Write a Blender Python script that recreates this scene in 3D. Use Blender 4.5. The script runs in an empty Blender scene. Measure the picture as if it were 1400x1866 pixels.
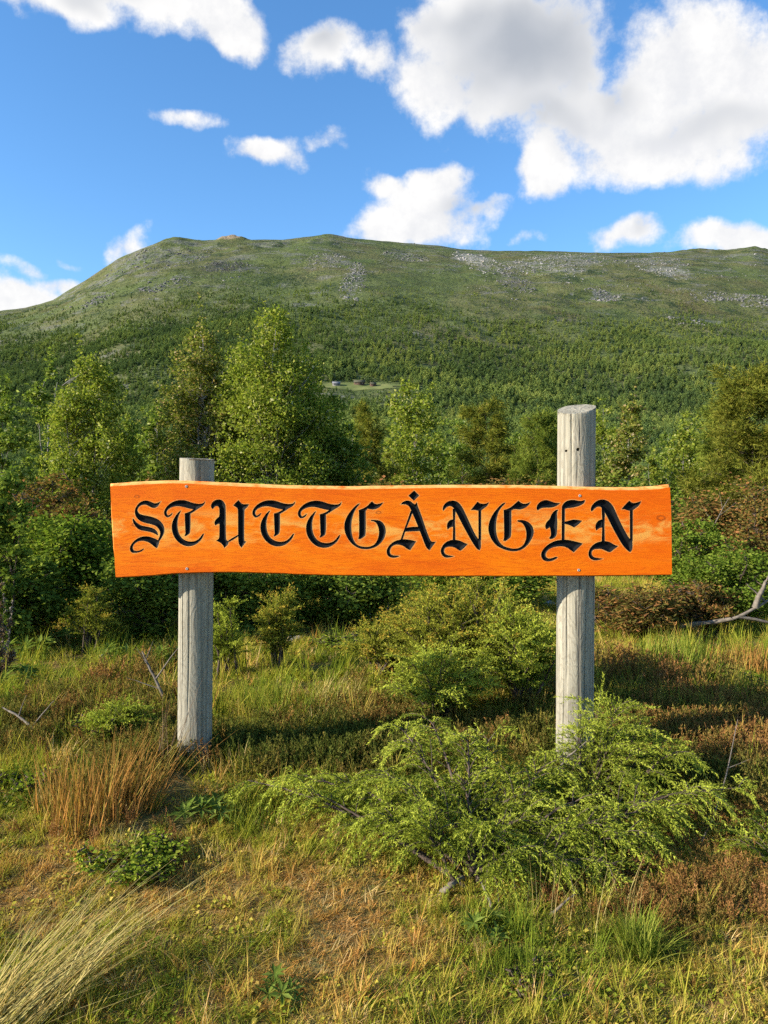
import bpy, math, random
import numpy as np
from mathutils import Vector
from mathutils.geometry import delaunay_2d_cdt
R = math.radians
random.seed(7)
SC = bpy.context.scene
COL = SC.collection

# ------------------------------------------------------------------ camera
F = 1402.0                                   # focal length in photograph pixels (1400 x 1866)
EYE = np.array([0.0, 0.0, 1.55])
PITCH = math.atan(33 / F)
cam = bpy.data.cameras.new('camera')
cam.sensor_fit = 'VERTICAL'; cam.sensor_height = 34.6; cam.lens = 34.6 * F / 1866
cam.clip_start = 0.05; cam.clip_end = 30000
camo = bpy.data.objects.new('camera', cam); COL.objects.link(camo)
camo.location = EYE; camo.rotation_euler = (R(90) - PITCH, 0, 0)
SC.camera = camo

# ------------------------------------------------------------------ sun, exposure
SUN_EL = R(21); SUN_AZ = R(180 + 74)         # azimuth clockwise from +Y
SV = Vector((math.sin(SUN_AZ) * math.cos(SUN_EL), math.cos(SUN_AZ) * math.cos(SUN_EL), math.sin(SUN_EL)))
sun = bpy.data.lights.new('sun', 'SUN'); sun.energy = 5.0; sun.angle = R(0.53); sun.color = (1, .92, .80)
suno = bpy.data.objects.new('sun', sun); COL.objects.link(suno)
suno.rotation_euler = (-SV).to_track_quat('-Z', 'Y').to_euler(); suno.location = (-40, -20, 30)
SC.view_settings.view_transform = 'Standard'; SC.view_settings.look = 'None'
SC.view_settings.gamma = 1.0; SC.view_settings.exposure = 1.2
SC.view_settings.use_curve_mapping = False
SC.cycles.max_bounces = 5; SC.cycles.diffuse_bounces = 2; SC.cycles.glossy_bounces = 2; SC.cycles.transmission_bounces = 2
SC.cycles.adaptive_threshold = 0.02; SC.cycles.use_denoising = False

# ------------------------------------------------------------------ node helpers
class NT:
    def __init__(s, tree): s.t = tree; s.n = tree.nodes; s.l = tree.links
    def add(s, typ, **kw):
        nd = s.n.new(typ)
        for k, v in kw.items(): setattr(nd, k, v)
        return nd
    def put(s, sock, v):
        if isinstance(v, bpy.types.NodeSocket): s.l.new(v, sock)
        elif v is not None: sock.default_value = v
    def math(s, op, a, b=None, c=None, clamp=False):
        nd = s.add('ShaderNodeMath', operation=op, use_clamp=clamp)
        for i, v in enumerate((a, b, c)):
            if v is not None: s.put(nd.inputs[i], v)
        return nd.outputs[0]
    def vec(s, op, a, b=None, scale=None):
        nd = s.add('ShaderNodeVectorMath', operation=op)
        s.put(nd.inputs[0], a)
        if b is not None: s.put(nd.inputs[1], b)
        if scale is not None: s.put(nd.inputs['Scale'], scale)
        return nd.outputs[1] if op in ('LENGTH', 'DOT_PRODUCT', 'DISTANCE') else nd.outputs[0]
    def noise(s, vec, scale, detail=4, rough=.55, dist=0.0, out=0):
        nd = s.add('ShaderNodeTexNoise')
        s.put(nd.inputs['Vector'], vec); s.put(nd.inputs['Scale'], scale)
        s.put(nd.inputs['Detail'], detail); s.put(nd.inputs['Roughness'], rough); s.put(nd.inputs['Distortion'], dist)
        return nd.outputs[out]
    def mapr(s, v, a, b, c=0.0, d=1.0, smooth=True):
        nd = s.add('ShaderNodeMapRange', interpolation_type='SMOOTHSTEP' if smooth else 'LINEAR')
        for i, x in enumerate((v, a, b, c, d)): s.put(nd.inputs[i], x)
        return nd.outputs[0]
    def mix(s, f, a, b, mode='MIX'):
        nd = s.add('ShaderNodeMix', data_type='RGBA', blend_type=mode)
        s.put(nd.inputs[0], f); s.put(nd.inputs[6], a); s.put(nd.inputs[7], b)
        return nd.outputs[2]
    def ramp(s, f, stops):
        nd = s.add('ShaderNodeValToRGB'); e = nd.color_ramp.elements
        while len(e) < len(stops): e.new(0.5)
        for i, (p, c) in enumerate(stops): e[i].position = p; e[i].color = (*c, 1)
        s.put(nd.inputs[0], f); return nd.outputs[0]
    def scale3(s, v, sc):
        nd = s.add('ShaderNodeMapping'); s.put(nd.inputs[0], v); nd.inputs['Scale'].default_value = sc
        return nd.outputs[0]

def C(r, g, b): return (r, g, b, 1.0)

def material(name):
    m = bpy.data.materials.new(name); m.use_nodes = True
    for nd in list(m.node_tree.nodes): m.node_tree.nodes.remove(nd)
    t = NT(m.node_tree)
    out = t.add('ShaderNodeOutputMaterial')
    return m, t, out

def principled(t, out, col, rough=.8, spec=.3, bump=None, bstr=.3, bdist=.01):
    p = t.add('ShaderNodeBsdfPrincipled')
    t.put(p.inputs['Base Color'], col); t.put(p.inputs['Roughness'], rough)
    p.inputs['Specular IOR Level'].default_value = spec
    if bump is not None:
        b = t.add('ShaderNodeBump'); t.put(b.inputs['Height'], bump)
        b.inputs['Strength'].default_value = bstr; b.inputs['Distance'].default_value = bdist
        t.l.new(b.outputs[0], p.inputs['Normal'])
    t.l.new(p.outputs[0], out.inputs[0])
    return p

def leaf_mat(name, stops, trans=.35, tint=False, age_shade=False, rough=.45, spec=.35, per_object=False, transcol=1.25):
    """foliage: colour varies leaf by leaf (or instance by instance)"""
    m, t, out = material(name)
    geo = t.add('ShaderNodeNewGeometry')
    isl = geo.outputs['Random Per Island']
    f = isl
    if tint:
        at = t.add('ShaderNodeAttribute', attribute_type='INSTANCER', attribute_name='tint')
        f = t.math('ADD', at.outputs['Fac'], t.math('MULTIPLY', t.math('SUBTRACT', isl, .5), .22), clamp=True)
    if age_shade:  # needle age together with inner shade painted into the colour
        at = t.add('ShaderNodeAttribute', attribute_name='age_shade')
        f = t.math('ADD', at.outputs['Fac'], t.math('MULTIPLY', t.math('SUBTRACT', isl, .5), .18), clamp=True)
    if per_object:
        oi = t.add('ShaderNodeObjectInfo')
        f = t.math('ADD', t.math('MULTIPLY', isl, .6), t.math('MULTIPLY', oi.outputs['Random'], .4))
    col = t.ramp(f, [(p, (c[0] * 1.36, c[1] * 1.28, c[2] * 1.05)) for p, c in stops])
    dif = t.add('ShaderNodeBsdfDiffuse'); t.put(dif.inputs['Color'], col)
    tr = t.add('ShaderNodeBsdfTranslucent')
    t.put(tr.inputs[0], t.mix(1.0, col, C(transcol, transcol * 1.05, transcol * .6), 'MULTIPLY'))
    mx = t.add('ShaderNodeMixShader'); mx.inputs[0].default_value = trans
    t.l.new(dif.outputs[0], mx.inputs[1]); t.l.new(tr.outputs[0], mx.inputs[2])
    t.l.new(mx.outputs[0], out.inputs[0])
    return m

# ------------------------------------------------------------------ world: sky with cumulus clouds
w = bpy.data.worlds.new('World'); SC.world = w; w.use_nodes = True
for nd in list(w.node_tree.nodes): w.node_tree.nodes.remove(nd)

# cumulus heads: (photo x, photo y, half width, half height, strength)
HEADS = [(120, -5, 190, 58, .95), (300, 12, 150, 66, 1), (425, 42, 88, 68, 1), (210, -60, 320, 60, 1),
         (585, 108, 100, 64, .72), (685, 135, 62, 62, .66), (345, 252, 90, 30, .52), (512, 292, 72, 36, .85), (598, 270, 55, 20, .38),
         (835, 60, 115, 125, 1), (790, 175, 90, 74, 1), (950, 110, 175, 160, 1), (930, 190, 150, 62, 1),
         (1240, 120, 150, 120, 1), (1350, 160, 150, 130, 1), (1130, 215, 180, 95, 1), (1015, 310, 66, 66, 1), (1220, 275, 230, 82, 1),
         (798, 325, 72, 56, 1), (715, 330, 60, 30, .75), (768, 408, 112, 62, 1), (786, 368, 100, 64, 1), (885, 385, 80, 40, .55),
         (1150, 450, 85, 40, .8), (1340, 454, 130, 42, 1), (40, 545, 110, 60, 1), (115, 500, 95, 34, .7), (60, 465, 75, 24, .5),
         (258, 437, 62, 32, .6), (140, 440, 60, 20, .42), (970, 437, 50, 16, .3)]
def head_angles(px, py, rx, ry):
    u = (px - 700) / F; v = (900 - py) / F
    a = math.atan(u); e = math.atan(v * math.cos(a))
    return a, e, rx / F * math.cos(a) ** 2, ry / F * math.cos(e) ** 2
def nearest_head(t, ang, heads, dx=0, dy=0, soft=.22):
    acc = None
    for (px, py, rx, ry, k) in heads:
        a, e, ra, re = head_angles(px + dx, py + dy, rx, ry)
        nd = t.add('ShaderNodeVectorMath', operation='MULTIPLY_ADD')
        t.l.new(ang, nd.inputs[0]); nd.inputs[1].default_value = (1 / ra, 1 / re, 0)
        nd.inputs[2].default_value = (-a / ra, -e / re, math.sqrt(1 - k) if k < 1 else 0)
        b = t.vec('LENGTH', nd.outputs[0])
        acc = b if acc is None else t.math('SMOOTH_MIN', acc, b, soft)
    return acc
def build_world():
    t = NT(w.node_tree)
    out = t.add('ShaderNodeOutputWorld'); bg = t.add('ShaderNodeBackground')
    sky = t.add('ShaderNodeTexSky', sky_type='NISHITA')
    sky.sun_disc = False; sky.sun_elevation = SUN_EL; sky.sun_rotation = SUN_AZ
    sky.altitude = 600; sky.air_density = 1.0; sky.dust_density = 0.3; sky.ozone_density = 3.0
    hs = t.add('ShaderNodeHueSaturation'); hs.inputs['Saturation'].default_value = 1.17; hs.inputs['Value'].default_value = 1.0
    t.l.new(sky.outputs[0], hs.inputs['Color'])
    tc = t.add('ShaderNodeTexCoord'); d = tc.outputs['Generated']
    # billow the lookup direction so that outlines break up into puffs
    n1 = t.noise(d, 8.0, 3, .5, 0, 1)
    dd = t.vec('ADD', d, t.vec('SCALE', t.vec('SUBTRACT', n1, (.5, .5, .5)), scale=.11))
    sp = t.add('ShaderNodeSeparateXYZ'); t.l.new(dd, sp.inputs[0])
    az = t.math('ARCTAN2', sp.outputs[0], sp.outputs[1])
    el = t.math('ARCSINE', sp.outputs[2])
    cb = t.add('ShaderNodeCombineXYZ'); t.l.new(az, cb.inputs[0]); t.l.new(el, cb.inputs[1]); cb.inputs[2].default_value = 1.0
    ang = cb.outputs[0]
    near = nearest_head(t, ang, HEADS)
    fine = t.math('SUBTRACT', t.noise(d, 20.0, 7, .64), .5)
    # the rest of the dome: the same broken cumulus, by chance
    away = t.mapr(t.vec('DOT_PRODUCT', d, (0, math.cos(R(14)), math.sin(R(14)))), .76, .62)
    far = t.math('ADD', t.math('MULTIPLY', t.math('SUBTRACT', n1, .58), 6.0), t.math('MULTIPLY', t.math('SUBTRACT', away, 1.0), 6.0))
    body = t.math('MAXIMUM', t.math('SUBTRACT', 1.0, near), far)
    D = t.math('ADD', body, t.math('MULTIPLY', fine, 1.25))
    alpha = t.math('MULTIPLY', t.mapr(D, -.06, .42), .98)
    # the deep sides and undersides of the thick heads are grey, the sides towards the sun white
    shade = nearest_head(t, ang, [(950, 95, 190, 150, 1), (850, 40, 130, 70, .8), (1010, 220, 150, 70, .75), (1290, 235, 230, 60, .6), (1130, 150, 70, 60, .7),
                                  (865, 375, 90, 45, .8), (170, 0, 190, 40, .6), (600, 95, 60, 40, .75), (1370, 330, 130, 30, .7), (1170, 440, 30, 30, .5)], 0, 0, .5)
    g0 = t.math('ADD', t.math('SUBTRACT', 1.0, shade), t.math('MULTIPLY', fine, .5))
    g0 = t.math('MAXIMUM', g0, t.math('ADD', t.math('MULTIPLY', away, .4), t.math('SUBTRACT', far, .8)))
    grey = t.math('MULTIPLY', t.mapr(g0, -.15, .95), t.mapr(D, -.05, .45))
    white = t.mix(t.mapr(fine, -.22, .2), C(3.0, 3.02, 3.1), C(3.7, 3.65, 3.57))
    cc = t.mix(grey, white, C(1.70, 1.82, 2.02))
    col = t.mix(alpha, hs.outputs[0], cc)
    t.l.new(col, bg.inputs[0]); bg.inputs[1].default_value = 0.126
    t.l.new(bg.outputs[0], out.inputs[0])
    w.cycles.sampling_method = 'NONE'
build_world()

# ------------------------------------------------------------------ numeric helpers
def rays(px, py):
    x = (px - 700) / F; yc = (933 - py) / F
    return np.array([x, math.cos(PITCH) + yc * math.sin(PITCH), -math.sin(PITCH) + yc * math.cos(PITCH)])
def at(px, py, Y):
    d = rays(px, py); return EYE + d * (Y / d[1])

def hsh(ix, iy, seed):
    h = (ix.astype(np.int64) * 374761393 + iy.astype(np.int64) * 668265263 + seed * 1442695041) & 0xffffffff
    h = ((h ^ (h >> 13)) * 1274126177) & 0xffffffff
    h = h ^ (h >> 16)
    return h / 4294967296.0
def vnoise(x, y, seed=0):
    x = np.asarray(x, float); y = np.asarray(y, float)
    ix = np.floor(x); iy = np.floor(y); fx = x - ix; fy = y - iy
    fx = fx * fx * (3 - 2 * fx); fy = fy * fy * (3 - 2 * fy)
    a = hsh(ix, iy, seed); b = hsh(ix + 1, iy, seed); c = hsh(ix, iy + 1, seed); d = hsh(ix + 1, iy + 1, seed)
    return (a + (b - a) * fx) * (1 - fy) + (c + (d - c) * fx) * fy
def fbm(x, y, seed=0, oct=4, g=.5):
    s = 0; a = 1; n = 0
    for i in range(oct):
        s = s + a * (vnoise(x, y, seed + i * 17) - .5); n += a; a *= g; x = x * 2.03 + 11.3; y = y * 2.03 + 5.7
    return s / n * 2
def sstep(a, b, x):
    t = np.clip((np.asarray(x, float) - a) / (b - a), 0, 1); return t * t * (3 - 2 * t)

def gh(x, y):
    """height of the near ground"""
    x = np.asarray(x, float); y = np.asarray(y, float)
    d = np.hypot(x, y)
    z = .295 * sstep(-.6, 4.4, y)
    z = z + .05 * fbm(x * 1.1, y * 1.1, 3, 3) * sstep(.5, 2, d) + .12 * fbm(x * .25, y * .25, 5, 2) * sstep(3, 9, d)
    z = z - 6.0 * sstep(22, 160, d) - .25 * sstep(9, 16, y)
    return z
def ground_at(px, py):
    d = rays(px, py); t = np.linspace(1.2, 30, 3000)
    P = EYE + d * t[:, None]
    k = np.argmax(P[:, 2] < gh(P[:, 0], P[:, 1]))
    return P[k]

RID = np.array([(-2500, 760), (-1500, 700), (-700, 640), (-300, 600), (-100, 580), (0, 568), (50, 562), (100, 548), (150, 518), (185, 497), (215, 477), (260, 458),
                (300, 443), (330, 441), (365, 445), (400, 441), (455, 441), (520, 440), (560, 436), (600, 431), (640, 438),
                (700, 443), (800, 450), (840, 457), (900, 459), (1000, 460), (1060, 463), (1160, 463), (1220, 462), (1260, 459),
                (1320, 461), (1370, 456), (1400, 462), (1500, 468), (1700, 500), (2200, 560), (3200, 680)], float)
_pxs = np.arange(-2500, 3201, 10.0); _py = np.interp(_pxs, RID[:, 0], RID[:, 1])
_k = np.exp(-np.linspace(-3, 3, 61) ** 2 / 2); _pys = np.convolve(np.pad(_py, 30, mode='edge'), _k / _k.sum(), 'valid')
FAR0 = 260.0
def mz(x, y):
    """height of the mountain slope"""
    x = np.asarray(x, float); y = np.asarray(y, float)
    u = x / np.maximum(y, 1); px = 700 + u * F
    Yr = 2150 + 260 * np.clip(u, -.8, .8)
    t = np.clip((y - FAR0) / (Yr - FAR0), 0, 1.0)
    rg = np.interp(px, RID[:, 0], RID[:, 1]); rs = np.interp(px, _pxs, _pys); tb = sstep(.55, 1.0, t)
    T = (900 - (rg * tb + rs * (1 - tb))) / F
    zr = T * Yr + 1.55 + 6
    prof = .72 * t ** 1.5 + .28 * (t ** 3 * (10 - 15 * t + 6 * t * t))
    z = -6 + zr * prof
    rough = fbm(x / 260, y / 260, 21, 5, .5) * 22 * np.sin(np.pi * np.clip(t, 0, 1)) ** .8
    r2 = fbm(x / 60, y / 60, 22, 4, .55) * 5 * sstep(.05, .4, t) * (1 - .55 * sstep(.9, 1, t))
    rid = 1 - np.abs(fbm(x / 75, y / 75, 25, 4, .55)) * 2.2
    crag = np.clip(rid - .25, 0, 1) * 11 * sstep(.55, .8, t) * sstep(-.15, .35, fbm(x / 330, y / 330, 27, 2)) * (1 - .7 * sstep(.93, 1, t))
    z = z + rough + r2 + crag - 1.2
    z = z - 60 * sstep(Yr, Yr + 900, y)
    return z

# ------------------------------------------------------------------ mesh helpers
class Acc:
    def __init__(s): s.V = []; s.T = []; s.n = 0
    def add(s, V, T):
        V = np.asarray(V, float).reshape(-1, 3); T = np.asarray(T, np.int64)
        if T.ndim == 2 and T.shape[1] == 4: T = np.concatenate([T[:, [0, 1, 2]], T[:, [0, 2, 3]]])
        s.V.append(V); s.T.append(T.reshape(-1, 3) + s.n); s.n += len(V)
    def arrays(s): return np.concatenate(s.V), np.concatenate(s.T)

def raw_mesh(name, V, T, mat, smooth=False):
    V = np.asarray(V, np.float32); T = np.asarray(T, np.int32); k = T.shape[1]
    me = bpy.data.meshes.new(name)
    me.vertices.add(len(V)); me.vertices.foreach_set('co', V.ravel())
    me.loops.add(T.size); me.loops.foreach_set('vertex_index', T.ravel())
    me.polygons.add(len(T)); me.polygons.foreach_set('loop_start', np.arange(0, T.size, k, dtype=np.int32))
    if smooth: me.polygons.foreach_set('use_smooth', np.ones(len(T), bool))
    me.update(calc_edges=True)
    if mat: me.materials.append(mat)
    return me
def obj(name, me, parent=None, link=True):
    o = bpy.data.objects.new(name, me)
    if link: COL.objects.link(o)
    if parent: o.parent = parent
    return o
def acc_obj(name, acc, mat, parent=None, smooth=False, link=True):
    V, T = acc.arrays(); return obj(name, raw_mesh(name, V, T, mat, smooth), parent, link)
def empty(name, loc): 
    o = bpy.data.objects.new(name, None); COL.objects.link(o); o.location = loc; o.empty_display_size = .1; return o
def tag(o, label=None, cat=None, group=None, kind=None):
    if label: o['label'] = label
    if cat: o['category'] = cat
    if group: o['group'] = group
    if kind: o['kind'] = kind
    return o

def tube(acc, P, rad, k=6, cap=True):
    P = np.asarray(P, float); n = len(P); rad = np.broadcast_to(rad, (n,))
    tan = np.gradient(P, axis=0); tan /= np.linalg.norm(tan, axis=1)[:, None] + 1e-9
    ref = np.where(np.abs(tan[:, 2:3]) > .9, np.array([[1., 0, 0]]), np.array([[0., 0, 1]]))
    a = np.cross(tan, ref); a /= np.linalg.norm(a, axis=1)[:, None] + 1e-9
    b = np.cross(tan, a)
    th = np.linspace(0, 2 * np.pi, k, endpoint=False)
    V = P[:, None] + rad[:, None, None] * (a[:, None] * np.cos(th)[None, :, None] + b[:, None] * np.sin(th)[None, :, None])
    i = np.arange(n - 1)[:, None] * k; j = np.arange(k)[None]; j2 = (j + 1) % k
    Q = np.stack([i + j, i + j2, i + k + j2, i + k + j], -1).reshape(-1, 4)
    acc.add(V, Q)
    if cap: acc.add(V[-1], [[0, q, q + 1] for q in range(1, k - 1)])

def rand_rot(rng, N):
    q = rng.normal(size=(N, 4)); q /= np.linalg.norm(q, axis=1)[:, None]
    return qmat(q)
def qmat(q):
    w_, x, y, z = q.T
    return np.stack([np.stack([1 - 2 * (y * y + z * z), 2 * (x * y - z * w_), 2 * (x * z + y * w_)], -1),
                     np.stack([2 * (x * y + z * w_), 1 - 2 * (x * x + z * z), 2 * (y * z - x * w_)], -1),
                     np.stack([2 * (x * z - y * w_), 2 * (y * z + x * w_), 1 - 2 * (x * x + y * y)], -1)], 1)
def frames(D, rng=None, roll=None):
    """rotation matrices whose local Y runs along D"""
    D = D / (np.linalg.norm(D, axis=1)[:, None] + 1e-9)
    ref = np.where(np.abs(D[:, 2:3]) > .95, np.array([[1., 0, 0]]), np.array([[0., 0, 1]]))
    X = np.cross(D, ref); X /= np.linalg.norm(X, axis=1)[:, None]
    Z = np.cross(X, D)
    if rng is not None:
        th = rng.uniform(0, 2 * np.pi, len(D)) if roll is None else rng.normal(0, roll, len(D))
        c = np.cos(th)[:, None]; s = np.sin(th)[:, None]
        X, Z = X * c + Z * s, Z * c - X * s
    return np.stack([X, D, Z], -1)
def stamp(acc, tv, tf, M, S, P):
    S = np.asarray(S, float)
    if S.ndim == 0: S = np.full(len(P), float(S))
    V = np.einsum('nij,kj->nki', M, tv) * S[:, None, None] + P[:, None]
    k = len(tv); T = np.asarray(tf)[None] + (np.arange(len(P)) * k)[:, None, None]
    acc.add(V.reshape(-1, 3), T.reshape(-1, 3))

LEAF = (np.array([(0, 0, 0), (.36, .45, .10), (0, 1, 0), (-.36, .45, .10)], float), np.array([(0, 1, 2), (0, 2, 3)]))
LONGLEAF = (np.array([(0, 0, 0), (.15, .45, .05), (0, 1, -.05), (-.15, .45, .05)], float), np.array([(0, 1, 2), (0, 2, 3)]))
def brush(n, L, wd, seed, up=.6):
    rng = np.random.default_rng(seed); V = []; T = []
    for i in range(n):
        y = rng.uniform(0, 1); a = rng.uniform(0, 6.28)
        d = np.array([math.cos(a), up + rng.uniform(-.2, .3), math.sin(a)]); d /= np.linalg.norm(d)
        p = np.array([0, y, 0]); q = p + d * L * rng.uniform(.7, 1.1)
        s = np.cross(d, rng.normal(size=3)); s /= np.linalg.norm(s)
        b = len(V); V += [p - s * wd, p + s * wd, q]; T.append((b, b + 1, b + 2))
    return np.array(V), np.array(T)

# ------------------------------------------------------------------ vegetation generators
def grow(rng, H, W, stems=1, nb=40, nsub=5, up=(.5, 1.0), prof=None, lean=.05, first=.15, trunk_r=.035, wander=.03):
    """a woody skeleton: trunk tubes and the list of leafy twig segments"""
    wood = Acc(); segs = []
    for s in range(stems):
        a0 = rng.uniform(0, 6.28); off = (W * .16 if stems > 1 else 0)
        n = 9; hs = H * (1 if s == 0 else rng.uniform(.75, .97))
        P = np.zeros((n, 3)); tt = np.linspace(0, 1, n)
        P[:, 2] = tt * hs
        wob = np.cumsum(rng.normal(0, wander * H / n * 2, (n, 2)), 0) * tt[:, None]
        P[:, :2] = wob + np.outer(tt, [math.cos(a0), math.sin(a0)]) * off + lean * H * np.outer(tt ** 2, rng.normal(0, .4, 2))
        P[:, :2] += np.array([math.cos(a0), math.sin(a0)]) * (.05 if stems > 1 else 0)
        r = trunk_r * (1 - .85 * tt) * (H / 5)
        tube(wood, P, r, 7)
        for i in range(nb // stems):
            sp = first + (1 - first) * ((i + rng.uniform(0, 1)) / (nb // stems)) ** .9
            sp = min(sp, .985)
            k = sp * (n - 1); i0 = int(k); fr = k - i0
            p0 = P[i0] * (1 - fr) + P[min(i0 + 1, n - 1)] * fr
            L = W * .5 * prof(sp) * rng.uniform(.65, 1.15) * (1 if stems == 1 else .75)
            az = i * 2.39996 + rng.uniform(-.5, .5) + a0
            e = rng.uniform(*up)
            d = np.array([math.cos(az) * math.cos(e), math.sin(az) * math.cos(e), math.sin(e)])
            m = 5; Q = [p0]; dd = d.copy()
            for j in range(m):
                dd = dd + np.array([0, 0, .06]) + rng.normal(0, .10, 3); dd /= np.linalg.norm(dd)
                Q.append(Q[-1] + dd * L / m)
            Q = np.array(Q)
            tube(wood, Q, np.linspace(.35, .08, m + 1) * trunk_r * (H / 5) * (1.1 - sp) + .0025, 4, False)
            segs.append((Q[2], Q[3], L)); segs.append((Q[3], Q[4], L)); segs.append((Q[4], Q[5], L)); segs.append((Q[1], Q[2], L))
            for j in range(nsub):
                k = rng.uniform(1.2, m); i1 = int(min(k, m - 1)); q0 = Q[i1] + (Q[i1 + 1] - Q[i1]) * (k - i1)
                sd = dd + rng.normal(0, .75, 3); sd /= np.linalg.norm(sd)
                q1 = q0 + sd * L * rng.uniform(.22, .45)
                tube(wood, np.array([q0, (q0 + q1) / 2 + rng.normal(0, .01, 3), q1]), [.006, .004, .002], 3, False)
                segs.append((q0, q1, L)); segs.append(((q0 + q1) / 2, q1, L))
    return wood, segs

def leafy(rng, segs, N, size, tmpl, spread=.08, clump=0):
    A = np.array([s[0] for s in segs]); B = np.array([s[1] for s in segs])
    wgt = np.linalg.norm(B - A, axis=1) + .02; wgt /= wgt.sum()
    if clump:                                    # leaves gather in sprays of about `clump` leaves
        K = max(8, N // clump); kc = rng.choice(len(segs), K, p=wgt); tc = rng.uniform(.2, 1.05, (K, 1))
        Cn = A[kc] * (1 - tc) + B[kc] * tc + rng.normal(0, spread * .6, (K, 3))
        c = rng.integers(0, K, N); sz = rng.uniform(.5, 1.3, K)[c][:, None]
        P = Cn[c] + rng.normal(0, spread, (N, 3)) * sz; k = kc[c]
    else:
        k = rng.choice(len(segs), N, p=wgt); t = rng.uniform(.1, 1.08, N)[:, None]
        P = A[k] * (1 - t) + B[k] * t + rng.normal(0, spread, (N, 3)) * rng.uniform(.3, 1.2, (N, 1))
    acc = Acc()
    if tmpl is LEAF or tmpl is LONGLEAF: M = rand_rot(rng, N)
    else: M = frames(B[k] - A[k] + rng.normal(0, .35, (N, 3)) * np.linalg.norm(B - A, axis=1)[k][:, None], rng)
    stamp(acc, tmpl[0], tmpl[1], M, size * rng.uniform(.6, 1.25, N), P)
    return acc

dome = lambda s: min(1.0, ((s + .06) / .36)) ** .6 * max(0.0, 1 - s ** 2.8) ** .66
def crown_tree(rng, H, W, N, lsize, stems=2, first=.08, sig=.034, clump=36, prof=dome, trunk_r=.03, shell=.18):
    """a rounded broadleaf crown: sprays of leaves fill a lumpy dome, boughs run out to them"""
    wood = Acc(); K = max(10, N // clump); st = []
    for q in range(stems):
        a = rng.uniform(0, 6.28); n = 9; tt = np.linspace(0, 1, n); hs = H * (.84 if q == 0 else rng.uniform(.6, .78))
        P = np.stack([tt ** 1.2 * math.cos(a) * W * (.14 if stems > 1 else .02), tt ** 1.2 * math.sin(a) * W * (.14 if stems > 1 else .02), tt * hs], 1)
        P[:, :2] += np.cumsum(rng.normal(0, .008 * H, (n, 2)), 0) * tt[:, None]
        tube(wood, P, trunk_r * (1 - .88 * tt) * (H / 5) * (1 if q == 0 else .7), 7); st.append(P)
    # the crown is a cluster of lobes, each borne by a bough
    nl = int(rng.integers(15, 19)); ls = np.concatenate([np.linspace(.04, .80, nl - 1) + rng.normal(0, .03, nl - 1), [.90]]); lobes = []
    for j, sj in enumerate(ls):
        pr = prof(min(max(sj, 0), .97)); az = j * 2.4 + rng.uniform(-.5, .5); rw = W * rng.uniform(.18, .30) * (1.05 - .42 * sj)
        ro = max(0.0, W / 2 * pr - rw * .8) * rng.uniform(.7, 1.15) if j < nl - 1 else 0
        lobes.append((ro * math.cos(az), ro * math.sin(az), H * (first + (1 - first) * sj) * .93, rw, rw * rng.uniform(1.1, 1.7)))
    lobes += [(0, 0, H * .34, W * .27, H * .28), (0, 0, H * .58, W * .22, H * .20), (0, 0, H * .76, W * .15, H * .15)]
    lobes = np.array(lobes); wv = lobes[:, 3] ** 2 * lobes[:, 4]; wv = wv ** .75; j = rng.choice(len(lobes), K, p=wv / wv.sum())
    u = rng.normal(size=(K, 3)); u /= np.linalg.norm(u, axis=1)[:, None]; u *= rng.uniform(.10, 1, K)[:, None] ** .5
    Cn = lobes[j][:, :3] + u * lobes[j][:, [3, 3, 4]]; Cn = Cn[Cn[:, 2] > .03 * H]; Cn = Cn[Cn[:, 2] < H * 1.0]; K = len(Cn)
    # loose upright shoots break the outline
    sh = Cn[rng.choice(K, min(K, max(6, K // 12)), replace=False)]; hi = sh[:, 2:3] / H
    dv = np.concatenate([sh[:, :2] / (W / 2) * .7, .5 + .9 * hi], 1) + rng.normal(0, .25, (len(sh), 3))
    ex = [sh + dv * t * H * .055 for t in (.5, 1.0, 1.4)]
    sizes = np.concatenate([rng.uniform(.55, 1.35, K), np.full(len(sh), .5), np.full(len(sh), .38), np.full(len(sh), .28)])
    Cn = np.concatenate([Cn] + ex); K = len(Cn)
    for c in Cn[:len(Cn) - 3 * len(sh)][rng.uniform(size=len(Cn) - 3 * len(sh)) < .22]:
        P = st[rng.integers(0, stems)]; rr = math.hypot(c[0], c[1]); zb = max(.04 * H, c[2] - rr * rng.uniform(.8, 1.6))
        b = np.array([np.interp(zb, P[:, 2], P[:, 0]), np.interp(zb, P[:, 2], P[:, 1]), min(zb, P[-1, 2])])
        m = b * .5 + c * .5 + np.array([0, 0, -.12 * rr]) + rng.normal(0, .02 * W, 3)
        t = np.linspace(0, 1, 5)[:, None]; tube(wood, (1 - t) ** 2 * b + 2 * t * (1 - t) * m + t * t * c, np.linspace(.0015, .0004, 5) * H, 4, False)
    pk = sizes ** 1.3; k = rng.choice(K, N, p=pk / pk.sum()); sz = sizes[k][:, None]
    Pl = Cn[k] + rng.normal(0, sig * W, (N, 3)) * sz * [1, 1, .9]
    lv = Acc(); stamp(lv, LEAF[0], LEAF[1], rand_rot(rng, N), lsize * rng.uniform(.6, 1.25, N), Pl)
    return wood, lv
birch_prof = lambda s: min(1, (s + .35) / .6) * max(.16, (1 - s)) ** .42 * 1.1
column_prof = lambda s: min(1, (s + .4) / .6) * max(.05, (1 - s)) ** .45
pine_prof = lambda s: min(1, (s + .4) / .55) * max(.10, (1 - s)) ** .5 * 1.1
bush_prof = lambda s: 1.1 * max(.2, (1 - s)) ** .3
PINEB = brush(8, .62, .040, 4, .9)
JUNB = brush(24, .22, .030, 9, .75)

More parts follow.
